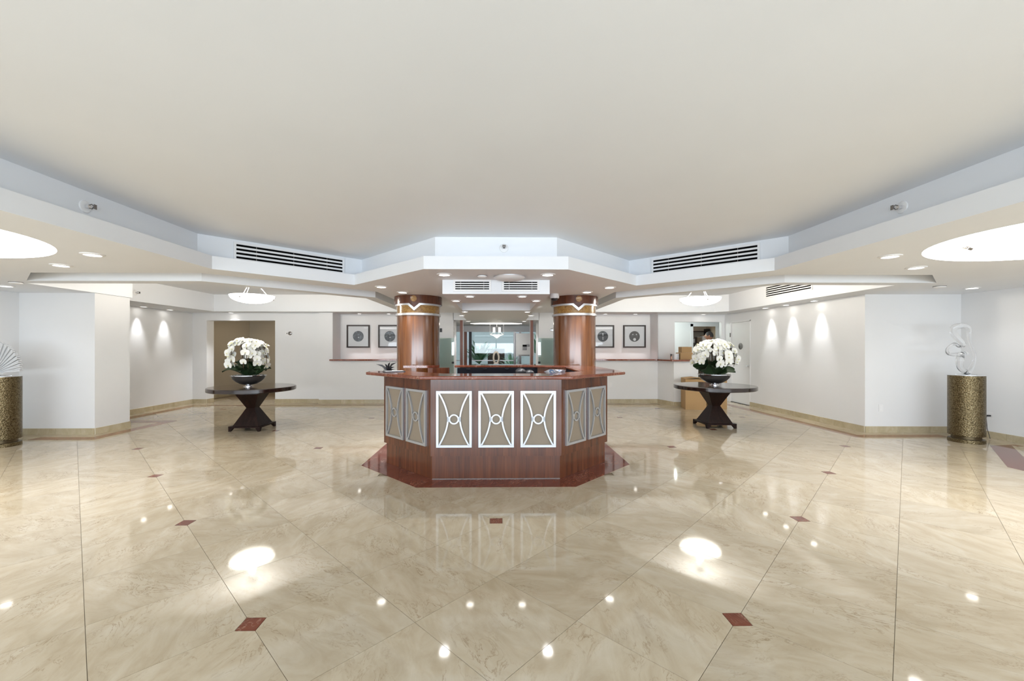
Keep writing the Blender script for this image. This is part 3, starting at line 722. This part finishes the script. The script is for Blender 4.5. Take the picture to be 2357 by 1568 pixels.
for x, y, lb in ((-.37,5.91,'left of the first pair'),(.37,5.90,'right of the first pair'),(-.62,6.46,'left of the second pair'),(.62,6.44,'right of the second pair'),
                 (-.63,8.4,'left of the third pair'),(.63,8.42,'right of the third pair'),(-.77,9.37,'left of the fourth pair'),(.78,9.36,'right of the fourth pair')):
    downlight(x, y, ZD, 'recessed downlight in the low passage ceiling, '+lb, g, .9, .8)
for x, lb in ((-.76,'left'),(.77,'right')): downlight(x, 11.4, ZD, 'recessed downlight just inside the garden lobby, '+lb, g, .5, .8)
l = bpy.data.lights.new('hall_lamp', 'POINT'); l.energy = 14; l.color = (1,.85,.65); l.shadow_soft_size = .1; o = bpy.data.objects.new('hall_lamp', l); COL.objects.link(o); o.location = (-6.3, 12.6, 2.2)
l = bpy.data.lights.new('office_lamp', 'POINT'); l.energy = 26; l.color = (.9,1,.93); l.shadow_soft_size = .15; o = bpy.data.objects.new('office_lamp', l); COL.objects.link(o); o.location = (5.2, 12.3, 2.3)
l = bpy.data.lights.new('closet_lamp', 'POINT'); l.energy = 1.2; l.color = (1,.8,.6); l.shadow_soft_size = .1; o = bpy.data.objects.new('closet_lamp', l); COL.objects.link(o); o.location = (6.7, 13.6, 2.2)

# oval ceiling lights: shallow lit domes
def oval_light(cx, cy, rx, ry, z, dep, label, mat='oval', frame=.02):
    t = thing('oval_ceiling_light', label, 'ceiling light', (cx, cy, z))
    n = 64; prof = [(1,0),(1,.35),(.93,.62),(.75,.85),(.45,.97),(.02,1)]; vs = []; fs = []
    for r, u in prof:
        for k in range(n): a = 2*PI*k/n; vs.append((rx*r*math.cos(a), ry*r*math.sin(a), dep*u))
    for j in range(len(prof)-1):
        for k in range(n): fs.append((j*n+k, (j+1)*n+k, (j+1)*n+(k+1)%n, j*n+(k+1)%n))
    fs.append(tuple((len(prof)-1)*n+k for k in range(n)))
    obj('dome', MB().add(vs, fs), M[mat], t, 50)
    return t
oval_light(-OV[0], OV[1], OV[2], OV[3], ZC, .16, 'large glowing oval ceiling light cut by the left edge')
oval_light(OV[0], OV[1], OV[2], OV[3], ZC, .16, 'large glowing oval ceiling light cut by the right edge')
oval_light(0, 12.6, .78, .34, ZD, .12, 'small glowing oval ceiling light far back in the garden lobby', 'cavity')

# pendant bowls
def pendant(cx, cy, label):
    zt = 2.81
    t = thing('pendant_lamp', label, 'pendant lamp', (cx, cy, 2.27), group='alabaster bowl pendants')
    R_ = .362; d = .135
    prof = [(.02,0)]+[(R_*math.sin(u*PI/2), d*(1-math.cos(u*PI/2))) for u in (.15,.3,.45,.6,.75,.88,1)]
    prof += [(R_+.004,d+.006)]+[((R_-.008)*math.sin(u*PI/2), d*(1-math.cos(u*PI/2))+.01) for u in (.98,.85,.7,.5,.3,.12)]
    obj('bowl', MB().lathe(prof, 56), M['bowl'], t, 40)
    for k in range(3):
        a = .45+k*2*PI/3; p = (.30*math.cos(a), .30*math.sin(a), .085)
        obj('rod', MB().tube([p, (.05*math.cos(a), .05*math.sin(a), .40)], .005, 8), M['silver'], t, 40)
        obj('knob', MB().ball((.335*math.cos(a), .335*math.sin(a), .085), .014), M['gun'], t, 40)
    obj('stem', MB().tube([(0,0,.38),(0,0,zt-2.271)], .011, 10), M['white'], t, 40)
    obj('canopy', MB().lathe([(.075,.512),(.085,.53),(.085,.5395)], 32), M['silver'], t, 30)
    l = bpy.data.lights.new('pendant_bulb', 'POINT'); l.energy = PEND; l.color = (1,.92,.8); l.shadow_soft_size = .12
    o = bpy.data.objects.new('pendant_bulb', l); COL.objects.link(o); o.parent = t; o.location = (0,0,.19)
pendant(-4.46, 7.69, 'glowing shallow alabaster bowl pendant over the left table')
pendant(3.92, 7.95, 'glowing shallow alabaster bowl pendant over the right table')
t = thing('flush_ceiling_lamp', 'unlit white flush disc lamp over the middle of the desk', 'ceiling lamp', (.174, 5.40, ZC-.0005))
obj('shade', MB().lathe([(.10,-.05),(.17,-.035),(.2,-.012)], 40), M['white'], t, 30); obj('backplate', MB().lathe([(.205,-.012),(.205,0)], 40), M['silver'], t, 30)

# ------------------------------------------------------------------ air vents
def vent(label, p, q, z0, z1, nslot, ndiv, group='slotted air vents'):
    """vent on an upright face from p to q, room on the right-hand side of p->q"""
    P, Q = Vector(p), Vector(q); L = (Q-P).length; d = (Q-P)/L
    ang = math.atan2(d.y, d.x)
    t = thing('air_vent', label, 'air vent', (p[0], p[1], z0), ang, group)
    h = z1-z0; e = .028
    obj('slot_shade_plate', MB().box(0,L,-.006,-.001,0,h), M['slot'], t)  # shade inside the slots painted as a flat black plate
    b = MB(); b.box(-e,L+e,-.016,-.001,h,h+e); b.box(-e,L+e,-.016,-.001,-e,0); b.box(-e,0,-.016,-.001,0,h); b.box(L,L+e,-.016,-.001,0,h)
    obj('frame', b, M['white'], t)
    sl = h*1.12/(2*nslot-1+.12*nslot); bar = (h-nslot*sl)/(nslot-1)
    for k in range(nslot-1):
        z = sl*(k+1)+bar*k; obj('slat', MB().box(0,L,-.014,-.005,z,z+bar), M['white'], t)
    for k in range(ndiv):
        x = L*(k+.5)/ndiv if ndiv != 2 else (L*.16 if k == 0 else L*.84); obj('divider', MB().box(x-.004,x+.004,-.008,-.005,0,h), M['gun'], t)
s2 = .70711
vl = lambda tt: (-3.56+s2*tt, 5.02+s2*tt*(1.46/1.48)); vr = lambda tt: (3.56-s2*tt, 5.02+s2*tt*(1.46/1.48))
vent('long four-slot white air vent on the left slanted ceiling face', vl(.40), vl(1.78), 2.585, 2.765, 4, 3)
vent('long four-slot white air vent on the right slanted ceiling face', vr(1.70), vr(.33), 2.585, 2.765, 4, 3)
vent('short air vent left of the pair above the passage between the columns', (-.555,5.67), (-.095,5.67), 2.25, 2.355, 4, 2)
vent('short air vent right of the pair above the passage between the columns', (.105,5.67), (.56,5.67), 2.25, 2.355, 4, 2)
vent('air vent high on the soffit above the right wall downlights', (5.87,8.96), (5.87,7.66), 2.565, 2.765, 5, 0)

# ------------------------------------------------------------------ sprinklers and small ceiling devices
def sprinkler(loc, rot, label, group='fire sprinklers'):
    t = thing('fire_sprinkler', label, 'sprinkler', loc, 0, group); t.rotation_euler = rot
    obj('escutcheon', MB().lathe([(.055,0),(.05,.008),(.03,.012)], 28), M['white'], t, 30)
    obj('body', MB().lathe([(.016,.008),(.016,.04)], 16), M['chrome'], t, 30)
    b = MB(); b.tube([(.014,0,.04),(.02,0,.06),(0,0,.08)], .004, 6); b.tube([(-.014,0,.04),(-.02,0,.06),(0,0,.08)], .004, 6); obj('frame_arms', b, M['gun'], t, 40)
    obj('deflector', MB().box(-.02,.02,-.004,.022,.078,.083), M['gun'], t)
sprinkler((-3.559,3.66,2.68), (0,PI/2,0), 'chrome sidewall sprinkler on the left ceiling step')
sprinkler((3.559,3.6,2.69), (0,-PI/2,0), 'chrome sidewall sprinkler on the right ceiling step')
sprinkler((.096,5.129,2.685), (PI/2,0,0), 'chrome sidewall sprinkler on the ceiling step above the desk')
sprinkler((4.55,3.98,2.452), (PI*.75,.3,0), 'chrome sprinkler inside the right oval ceiling light')
sprinkler((-7.139,8.35,2.55), (0,PI/2,0), 'small sidewall sprinkler on the soffit left of the left pendant')
def disc(loc, r, label, cat='smoke detector', nm='ceiling_detector'):
    t = thing(nm, label, cat, loc); obj('cover', MB().lathe([(r*.7,-.03),(r,-.018),(r,-.006)], 28), M['white'], t, 30); obj('base', MB().lathe([(r*1.06,-.006),(r*1.06,0)], 28), M['gun'], t, 30)
disc((-.177,5.31,ZC-.0005), .06, 'small round white detector between two downlights over the desk')
disc((-6.74,5.95,ZC-.0005), .07, 'small round detector on the ceiling above the fan sculpture')
disc((6.63,6.13,ZC-.0005), .07, 'small round detector on the ceiling before the right wall corner')
t = thing('dome_camera', 'white dome security camera beside the right column top', 'camera', (1.0, 7.12, ZC-.0005))
obj('housing', MB().lathe([(.075,-.075),(.08,-.05),(.07,0)], 28), M['white'], t, 30); obj('dome', MB().ball((0,0,-.075), (.058,.058,.05)), M['black'], t, 40)

# ------------------------------------------------------------------ pictures
def picture(cx, label, kind):
    t = thing('framed_picture', label, 'picture', (cx, 11.499, 1.775), group='framed disc pictures')
    w = .312; f = .036
    for nm, bx in (('frame_rail', (-w,w,w-f,w)), ('frame_rail', (-w,w,-w,-w+f)), ('frame_rail', (-w,-w+f,-w+f,w-f)), ('frame_rail', (w-f,w,-w+f,w-f))):
        obj(nm, MB().box(bx[0],bx[1],-.04,0,bx[2],bx[3]), M['frame'], t)
    obj('mat_board', MB().box(-w+f,w-f,-.012,0,-w+f,w-f), M['paper'], t)
    m_, nt, bb = nodes('disc_relief'); g_ = N(nt, 'ShaderNodeTexCoord'); n_ = N(nt, 'ShaderNodeTexNoise', Scale=22.0+kind*5, Detail=5.0); nt.links.new(g_.outputs['Object'], n_.inputs['Vector'])
    cl = ((.10,.11,.13),(.10,.11,.12),(.035,.034,.032),(.075,.062,.052))[kind]
    r_ = ramp(nt, n_.outputs[0], [(.35, tuple(c*.45 for c in cl)), (.6, cl), (.75, tuple(min(1,c*3) for c in cl))]); nt.links.new(r_.outputs[0], bb.inputs['Base Color']); bump(nt, bb, n_.outputs[0], .5, .01)
    dsc = obj('disc', MB().lathe([(.145,0),(.145,.012),(.135,.018)], 40), m_, t, 30, (0,-.012,0), (PI/2,0,0))
    if kind == 2:
        for z in (.075,.035,-.025,-.07): obj('spot', MB().lathe([(.016,.018),(.012,.022)], 12), M['paper'], dsc, 30, (0,z,0))
    elif kind == 3:
        for x in (-.05,.05): obj('spot', MB().lathe([(.017,.018),(.012,.022)], 12), M['paper'], dsc, 30, (x,.05,0))
        obj('spot', MB().lathe([(.04,.018),(.036,.022)], 20), M['paper'], dsc, 30, (0,-.085,0))
    else: obj('spot', MB().lathe([(.016,.018),(.012,.022)], 12), M['paper'], dsc, 30, (.01,-.03,0))
    obj('glazing', MB().box(-w+f,w-f,-.0345,-.0325,-w+f,w-f), M['pglass'], t)
picture(-3.78, 'dark-framed grey textured disc picture, leftmost of the four', 0)
picture(-2.92, 'dark-framed disc picture partly hidden behind the left column', 1)
picture(2.95, 'dark-framed black disc picture with a row of pale spots, by the right column', 2)
picture(3.83, 'dark-framed brown disc picture with two pale spots, rightmost of the four', 3)

# ------------------------------------------------------------------ door and wall fittings on the right
d1 = struct(link('door_1', None, None, (6.36, 10.775, 0)))
obj('leaf', MB().box(.02,.065,-.425,.425,.012,2.13), M['door'], d1)
b = MB(); b.box(-.012,.12,-.455,-.428,0,2.16); b.box(-.012,.12,.428,.455,0,2.16); b.box(-.012,.12,-.455,.455,2.133,2.16); obj('door_frame', b, M['white'], d1)
obj('threshold', MB().box(0,.1,-.428,.428,.001,.01), M['black'], d1)
pq = obj('plaque', MB().lathe([(.085,0),(.085,.01),(.07,.012)], 32), M['gun'], d1, 30, (.02,.0,1.50), (0,-PI/2,0))
hd = obj('door_handle', MB().lathe([(.03,0),(.03,.012),(.012,.02),(.012,.05)], 24), M['chrome'], d1, 30, (.02,-.34,1.0), (0,-PI/2,0))
obj('lever', MB().tube([(0,0,.045),(0,.11,.045)], .009, 8), M['chrome'], hd, 40)
for z in (.3, 1.75): obj('hinge', MB().box(-.016,.0,.425,.45,z,z+.11), M['gun'], d1)
def plate(loc, rz, w, h, label, nm='wall_outlet', cat='outlet', mat='white', hole=True):
    t = thing(nm, label, cat, loc, rz)
    obj('cover', MB().box(-w/2,w/2,-.006,0,-h/2,h/2), M[mat], t)
    if hole:
        for z in (-.02,.02): obj('socket', MB().box(-.012,.012,-.0075,-.005,z-.01,z+.01), M['paper'], t)
plate((6.63,7.082,.42), 0, .075, .12, 'white wall outlet low on the wall right of the right wall corner')
plate((7.999,6.62,.36), PI/2*-1+PI, .075, .12, 'white wall outlet with black plug beside the right pedestal')
t = thing('power_plug', 'black plug with lead in the outlet behind the right pedestal', 'plug', (7.99,6.62,.36)); obj('plug_body', MB().box(-.05,0,-.015,.015,-.012,.012), M['black'], t, bevel=.004); obj('lead', MB().tube([(-.05,0,0),(-.1,-.03,-.03),(-.12,-.06,-.2),(-.12,-.1,-.35)], .004, 6), M['black'], t)
plate((-7.999,9.22,.42), PI/2, .075, .12, 'white wall outlet low on the left recess wall')
plate((3.02,10.949,.48), 0, .075, .12, 'white wall outlet under the right granite ledge')
plate((-2.6,10.949,.48), 0, .075, .12, 'white wall outlet under the left granite ledge')
plate((-1.45,10.949,1.92), 0, .06, .1, 'small black wall reader beside the left column', 'wall_reader', 'reader', 'black', False)
plate((-1.45,10.949,1.27), 0, .08, .12, 'white wall switch beside the left column', 'wall_switch', 'switch')
plate((1.47,10.949,1.29), 0, .09, .14, 'white wall box beside the right column', 'wall_switch', 'switch')
t = thing('wall_thermostat', 'round grey wall thermostat beside the right column', 'thermostat', (1.475,10.949,1.93)); obj('dial', MB().lathe([(.05,0),(.05,.02),(.04,.025)], 24), M['silver'], t, 30, rot=(PI/2,0,0)); obj('mount', MB().lathe([(.055,0),(.055,.004)], 24), M['white'], t, 30, rot=(PI/2,0,0))
t = thing('wall_alarm', 'white wall plate with a round dark alarm right of the hallway opening', 'alarm', (-5.47,11.099,1.84)); obj('plate', MB().box(-.10,.09,-.006,0,-.07,.07), M['white'], t); obj('lens', MB().lathe([(.048,0),(.048,.02),(.03,.03)], 24), M['gun'], t, 30, (.03,-.005,0), (PI/2,0,0)); obj('indicator', MB().lathe([(.014,0),(.014,.006)], 12), M['gun'], t, 30, (-.055,-.005,0), (PI/2,0,0))

# boxes, office, person
def carton(loc, w, d, h, rz, label, lid=True):
    t = thing('cardboard_box', label, 'box', loc, rz, 'cardboard boxes')
    obj('carton', MB().box(-w/2,w/2,-d/2,d/2,0,h), M['card'], t)
    obj('tape', MB().box(-.025,.025,-d/2-.001,d/2+.001,h,h+.0015), M['taupe'], t)
    if lid:
        for s in (-1, 1): o = obj('flap', MB().box(0,w/2-.005,-d/2,d/2,0,.004), M['card'], t, loc=(s*w/2,0,h+.001), rot=(0,0,0 if s < 0 else PI)); o.rotation_euler.y = -.12
carton((4.75, 9.97, 0), .46, .5, .72, -.22, 'large cardboard box with loose flaps behind the right table')
carton((5.29, 10.05, 0), .40, .42, .70, .1, 'second cardboard box, right of the larger one behind the table', False)
carton((5.0, 11.0, 1.161), .34, .25, .17, .05, 'small brown cardboard box on the service counter', False)
t = thing('storage_bin', 'clear storage bin on the service counter left of the small box', 'bin', (4.74, 11.0, 1.161)); obj('tub', MB().box(-.07,.07,-.1,.1,0,.13), M['acrylic'], t); obj('lid', MB().box(-.075,.075,-.105,.105,.13,.145), M['white'], t)
carton((5.03, 11.02, 1.334), .27, .2, .15, .0, 'pale carton stacked on the small box on the service counter', False)
t = thing('storage_shelf', 'dark metal shelf with stock in the closet behind the office', 'shelf', (6.7, 13.98, 0))
for x in (-.42, .42): obj('upright', MB().box(x-.02,x+.02,-.16,.16,0,2.1), M['black'], t)
for z in (.4,.8,1.2,1.6,2.0): obj('board', MB().box(-.42,.42,-.17,.17,z,z+.02), M['frame'], t)
k = 0
for z in (1.22, 1.62):
    for x in (-.3, -.1, .12, .3):
        k += 1; hh = .14+.05*(k%3)
        t2 = thing('stock_carton', '%s carton on the %s shelf of the dark closet' % (('pale','brown','grey','cream')[k%4], 'upper' if z > 1.5 else 'middle'), 'carton', (6.7+x, 13.98, z+.001), group='cartons on the closet shelf')
        obj('carton', MB().box(-.07,.07,-.1,.1,0,hh), M[('paper','card','silver','taupe')[k%4]], t2); obj('lid', MB().box(-.072,.072,-.102,.102,hh,hh+.02), M[('card','paper','taupe','silver')[k%4]], t2)
t = struct(link('trim_1', None, None, (6.28,13.2,0))); b = MB(); b.box(-.08,0,-.02,.0,0,2.22); b.box(-.08,.8,-.02,.0,2.14,2.22); obj('architrave', b, M['white'], t)

def person(loc, rz, label):
    t = thing('person', label, 'person', loc, rz)
    K = 1.915/1.80
    J = {'pel':(0,0,.98),'sp':(0,.01,1.18),'ch':(0,0,1.38),'nk':(0,.01,1.52),'hd':(0,-.01,1.60),
         'ls':(.18,0,1.45),'le':(.24,.03,1.17),'lw':(.22,-.10,.95),'rs':(-.18,0,1.45),'re':(-.24,.03,1.17),'rw':(-.22,-.10,.95),
         'lh':(.1,0,.93),'lk':(.11,-.02,.52),'la':(.11,.03,.09),'lt':(.12,-.15,.04),'rh':(-.1,0,.93),'rk':(-.11,-.02,.52),'ra':(-.11,.03,.09),'rt':(-.12,-.15,.04)}
    Rr = {'pel':(.15,.115),'sp':(.145,.105),'ch':(.165,.12),'nk':(.062,.065),'hd':(.06,.065),'ls':(.07,.07),'le':(.048,.048),'lw':(.032,.028),'rs':(.07,.07),'re':(.048,.048),'rw':(.032,.028),
          'lh':(.1,.1),'lk':(.065,.068),'la':(.045,.05),'lt':(.042,.035),'rh':(.1,.1),'rk':(.065,.068),'ra':(.045,.05),'rt':(.042,.035)}
    E = [('pel','sp'),('sp','ch'),('ch','nk'),('nk','hd'),('ch','ls'),('ls','le'),('le','lw'),('ch','rs'),('rs','re'),('re','rw'),('pel','lh'),('lh','lk'),('lk','la'),('la','lt'),('pel','rh'),('rh','rk'),('rk','ra'),('ra','rt')]
    for s, w in ((1,'lw'),(-1,'rw')):      # palm and five fingers
        W_ = Vector(J[w]); p = W_+Vector((0,-.045,-.06)); J[w+'p'] = tuple(p); Rr[w+'p'] = (.03,.018); E.append((w, w+'p'))
        for f, (dx, L) in enumerate(((-.03,.075),(-.01,.085),(.01,.08),(.03,.065))):
            a = p+Vector((dx,-.03,-.03)); c = a+Vector((0,-.01,-L*.6)); e = c+Vector((0,.012,-L*.4))
            for q, v in enumerate((a,c,e)): J['%s%d%d'%(w,f,q)] = tuple(v); Rr['%s%d%d'%(w,f,q)] = (.0095,.009)
            E += [(w+'p','%s%d0'%(w,f)),('%s%d0'%(w,f),'%s%d1'%(w,f)),('%s%d1'%(w,f),'%s%d2'%(w,f))]
        a = W_+Vector((-s*.035,-.05,-.04)); c = a+Vector((-s*.012,-.03,-.035)); J[w+'t0'] = tuple(a); J[w+'t1'] = tuple(c); Rr[w+'t0'] = (.012,.012); Rr[w+'t1'] = (.009,.009); E += [(w+'p',w+'t0'),(w+'t0',w+'t1')]
    def skin(nm, keys, mat, grow, parent):
        idx = {k: i for i, k in enumerate(keys)}; me = bpy.data.meshes.new(nm)
        me.from_pydata([tuple(c*K for c in J[k]) for k in keys], [(idx[a], idx[c]) for a, c in E if a in idx and c in idx], []); me.materials.append(mat)
        o = link(nm, me, parent); sk = o.modifiers.new('skin', 'SKIN'); sk.use_smooth_shade = True; o.modifiers.new('sub', 'SUBSURF').levels = 2; o.modifiers['sub'].render_levels = 2
        for i, k in enumerate(keys): v = me.skin_vertices[0].data[i]; v.radius = tuple((r+grow)*K for r in Rr[k]); v.use_root = (i == 0)
        return o
    skin('body', list(J.keys()), M['skin'], 0, t)
    skin('shirt', ['pel','sp','ch','ls','le','rs','re'], M['shirt'], .014, t)
    skin('trousers', ['pel','lh','lk','la','rh','rk','ra'], M['trouser'], .013, t)
    for s in (-1, 1):
        b = MB(); b.box(s*.12*K-.05,s*.12*K+.05,-.21,.09,.0,.055); obj('shoe', b, M['black'], t, bevel=.02)
    b = MB(); c = (0,-.015*K,1.69*K)
    b.ball(c, (.077*K,.098*K,.118*K), 20, 14); b.ball((0,-.112*K,1.675*K), (.016*K,.022*K,.026*K), 8, 6)
    for s in (-1, 1): b.ball((s*.079*K,0,1.68*K), (.012*K,.024*K,.034*K), 8, 6)
    b.ball((0,-.098*K,1.635*K), (.026*K,.012*K,.009*K), 8, 5)
    hd_ = obj('head', b, M['skin'], t, 60)
    for s in (-1, 1): obj('eye', MB().ball((s*.03*K,-.10*K,1.70*K), .012*K, 8, 6), M['paper'], hd_, 60)
    b = MB(); n, m = 20, 9; vs = []; fs = []
    for j in range(m):
        for k in range(n):
            a = 2*PI*k/n; front = max(0, -math.sin(a)); lim = -.25+.75*front; th = lim+(PI/2-.02-lim)*j/(m-1)
            vs.append((.082*K*math.cos(th)*math.cos(a), (-.008+.103*math.cos(th)*math.sin(a))*K, c[2]+.124*K*math.sin(th)))
    for j in range(m-1):
        for k in range(n): fs.append((j*n+k, j*n+(k+1)%n, (j+1)*n+(k+1)%n, (j+1)*n+k))
    fs.append(tuple((m-1)*n+k for k in range(n))); obj('hair', b.add(vs, fs), M['hair'], t, 60)
person((6.08, 11.78, 0), math.radians(-125), 'person in dark clothes with short dark hair, facing away behind the right orchids')

# ------------------------------------------------------------------ passage doors, lobby and garden
for x, lb in ((-.92,'left'),(.945,'right')):
    t = thing('door_post', 'slim red-brown wooden door post on the %s of the passage' % lb, 'post', (x, 11.08, 0))
    obj('post', MB().box(-.035,.035,-.05,.05,.0005,ZD-.002), M['post'], t); obj('stop', MB().box(.035 if x < 0 else -.05,.05 if x < 0 else -.035,-.015,.015,.0005,ZD-.002), M['wall'], t)
for s, lb in ((-1,'left'),(1,'right')):
    t = thing('glass_door', 'frameless glass door leaf folded open at the %s of the passage' % lb, 'glass door', (s*1.095, 10.86, 0), math.radians(184 if s < 0 else -4))
    x0, x1 = (0, .62)
    obj('leaf', MB().box(x0,x1,-.006,.006,.02,1.72), M['paneg'], t)
    b = MB(); b.box(x1-.006,x1+.002,-.007,.007,.02,1.72); b.box(x0,x1,-.007,.007,1.715,1.722); obj('polished_edge', b, M['white'], t)
    obj('clamp', MB().box(0,.06,-.02,.02,1.045,1.10), M['black'], t); obj('pivot', MB().box(0,.06,-.02,.02,.0005,.06), M['black'], t)
    obj('handle', MB().tube([(x1-.06,-.05,.95),(x1-.06,-.05,1.45)], .01, 8), M['chrome'], t, 40)
# storefront at the back of the lobby
w2 = struct(link('window_2', None, None, (0,13.9,0)))
for x, m_, wd in ((-1.02,'post',.10),(-.86,'black',.09),(.62,'gun',.08),(.80,'gun',.07),(1.5,'silver',.08),(-2.15,'black',.08)): obj('mullion', MB().box(x-wd/2,x+wd/2,-.05,.05,0,1.99), M[m_], w2)
for x0, x1 in ((-2.1,-1.07),(-.81,.58),(.84,1.46)): obj('pane', MB().box(x0,x1,-.004,.004,.05,1.99), M['pane'], w2)
for x0, x1 in ((-2.1,-1.07),(-.81,.58)): obj('rail', MB().box(x0,x1,-.02,.02,1.02,1.05), M['silver'], w2)
t = thing('notice_board', 'white wall panel with a dark bracket shape in the garden lobby', 'panel', (1.0, 13.6, 0))
obj('board', MB().box(-.36,.24,-.02,.02,1.19,1.93), M['white'], t); obj('leg', MB().box(-.3,-.27,-.02,.02,0,1.19), M['gun'], t); obj('leg', MB().box(.15,.18,-.02,.02,0,1.19), M['gun'], t)
b = MB(); b.box(-.14,0,-.026,-.02,1.38,1.55); b.box(-.14,.10,-.026,-.02,1.50,1.57); obj('bracket_mark', b, M['gun'], t)
obj('lower_bar', MB().box(-.27,.12,-.03,-.02,1.20,1.23), M['gun'], t)
t = thing('lobby_bench', 'long black bench before the garden window', 'bench', (.2, 13.3, 0)); obj('seat', MB().box(-.9,1.2,-.25,.25,.86,.93), M['black'], t)
for x in (-.8, 1.1): obj('leg', MB().box(x-.04,x+.04,-.2,.2,.0005,.86), M['black'], t)
t = thing('oval_sculpture', 'pale stone loop sculpture on the bench before the garden window', 'sculpture', (.0, 13.3, .9305))
obj('loop', MB().tube([(.085*math.cos(a), 0, .21+.18*math.sin(a)) for a in [2*PI*k/28 for k in range(28)]], .032, 10, closed=True), plain('pale_stone', (.62,.56,.48), .5), t, 60); obj('base', MB().box(-.08,.08,-.05,.05,0,.03), M['paper'], t)
t = thing('lobby_chandelier', 'square glass lantern chandelier hanging in the garden lobby', 'chandelier', (.02, 12.3, 1.9))
for x in (-.08, .08):
    b = MB()
    for sx in (-.035,.035):
        for sy in (-.035,.035): b.box(x+sx-.005,x+sx+.005,sy-.005,sy+.005,0,.18)
    obj('cage', b, M['white'], t); obj('globe', MB().lathe([(.03,.02),(.03,.16)], 12, c=(x,0)), emit('globe_glow', (1,.96,.88), 1.6), t, 40)
for x in (-.2, .2): obj('cord', MB().tube([(x,0,.289),(x,0,-.05)], .006, 6), M['white'], t)
for x in (-1, 1): obj('arm', MB().tube([(x*.2,0,-.05),(x*.1,0,.02)], .008, 6), M['white'], t)
obj('stem', MB().tube([(0,0,.17),(0,0,.41)], .01, 6), M['white'], t)
obj('shade', MB().lathe([(.01,-.16),(.12,-.08),(.2,-.055)], 24), emit('chandelier_shade', (1,.96,.88), 1.0), t, 40)
# garden seen through the glass
struct(obj('ground_patio', MB().box(-9,9,14.2,24,-.1,0), M['outpave']))
struct(obj('wall_garden', MB().box(-9,9,20,20.2,0,3.4), M['gwall']))
def palm(loc, h, n, mat, label, seed, w=.05):
    R = random.Random(seed); t = thing('garden_palm', label, 'palm', loc, group='garden plants behind the glass')
    obj('trunk', MB().tube([(0,0,0),(.02,0,h*.5)], .04, 8), M['stem'], t, 40)
    for k in range(n):
        a = k*2.399; L = h*R.uniform(.5,.8); el = R.uniform(.6,1.45); vs = []; 
        for q in range(6):
            u = q/5; x = L*u*math.cos(el); z = L*u*math.sin(el)-.35*L*u*u; ww = w*math.sin(PI*min(1,.1+.9*u))+.003
            vs += [(x,-ww,z),(x,ww,z)]
        o = obj('frond', MB().add(vs, [(2*q,2*q+1,2*q+3,2*q+2) for q in range(5)]), M[mat], t, loc=(0,0,h*.5)); o.rotation_euler = (0,0,a)
palm((-.62,15.2,0), 1.75, 60, 'outgreen', 'dense green palm behind the lobby glass, left', 1)
palm((-.1,18.2,0), 1.6, 34, 'outgreen2', 'pale green spiky plant far back in the garden, behind the wicker chair', 2, .035)
palm((.55,14.95,0), 1.3, 34, 'outgreen2', 'pale spiky plant behind the lobby glass, right of the loop sculpture', 3, .03)
palm((-2.6,17.4,0), 2.4, 60, 'outgreen', 'tall green palm left of the wooden mullion in the garden', 4)
palm((1.9,18.4,0), 2.2, 40, 'outgreen', 'tall palm at the right of the garden view', 5)
t = thing('wicker_chair', 'dark wicker garden chair between the plants behind the glass', 'chair', (.0, 16.6, 0))
obj('seat', MB().box(-.26,.3,-.25,.25,.4,.5), M['wicker'], t); obj('backrest', MB().box(-.34,.34,.2,.27,.5,1.42), M['wicker'], t)
for x in (-.26, .28):
    for y in (-.22, .22): obj('leg', MB().box(x-.025,x+.025,y-.025,y+.025,0,.4), M['wicker'], t)
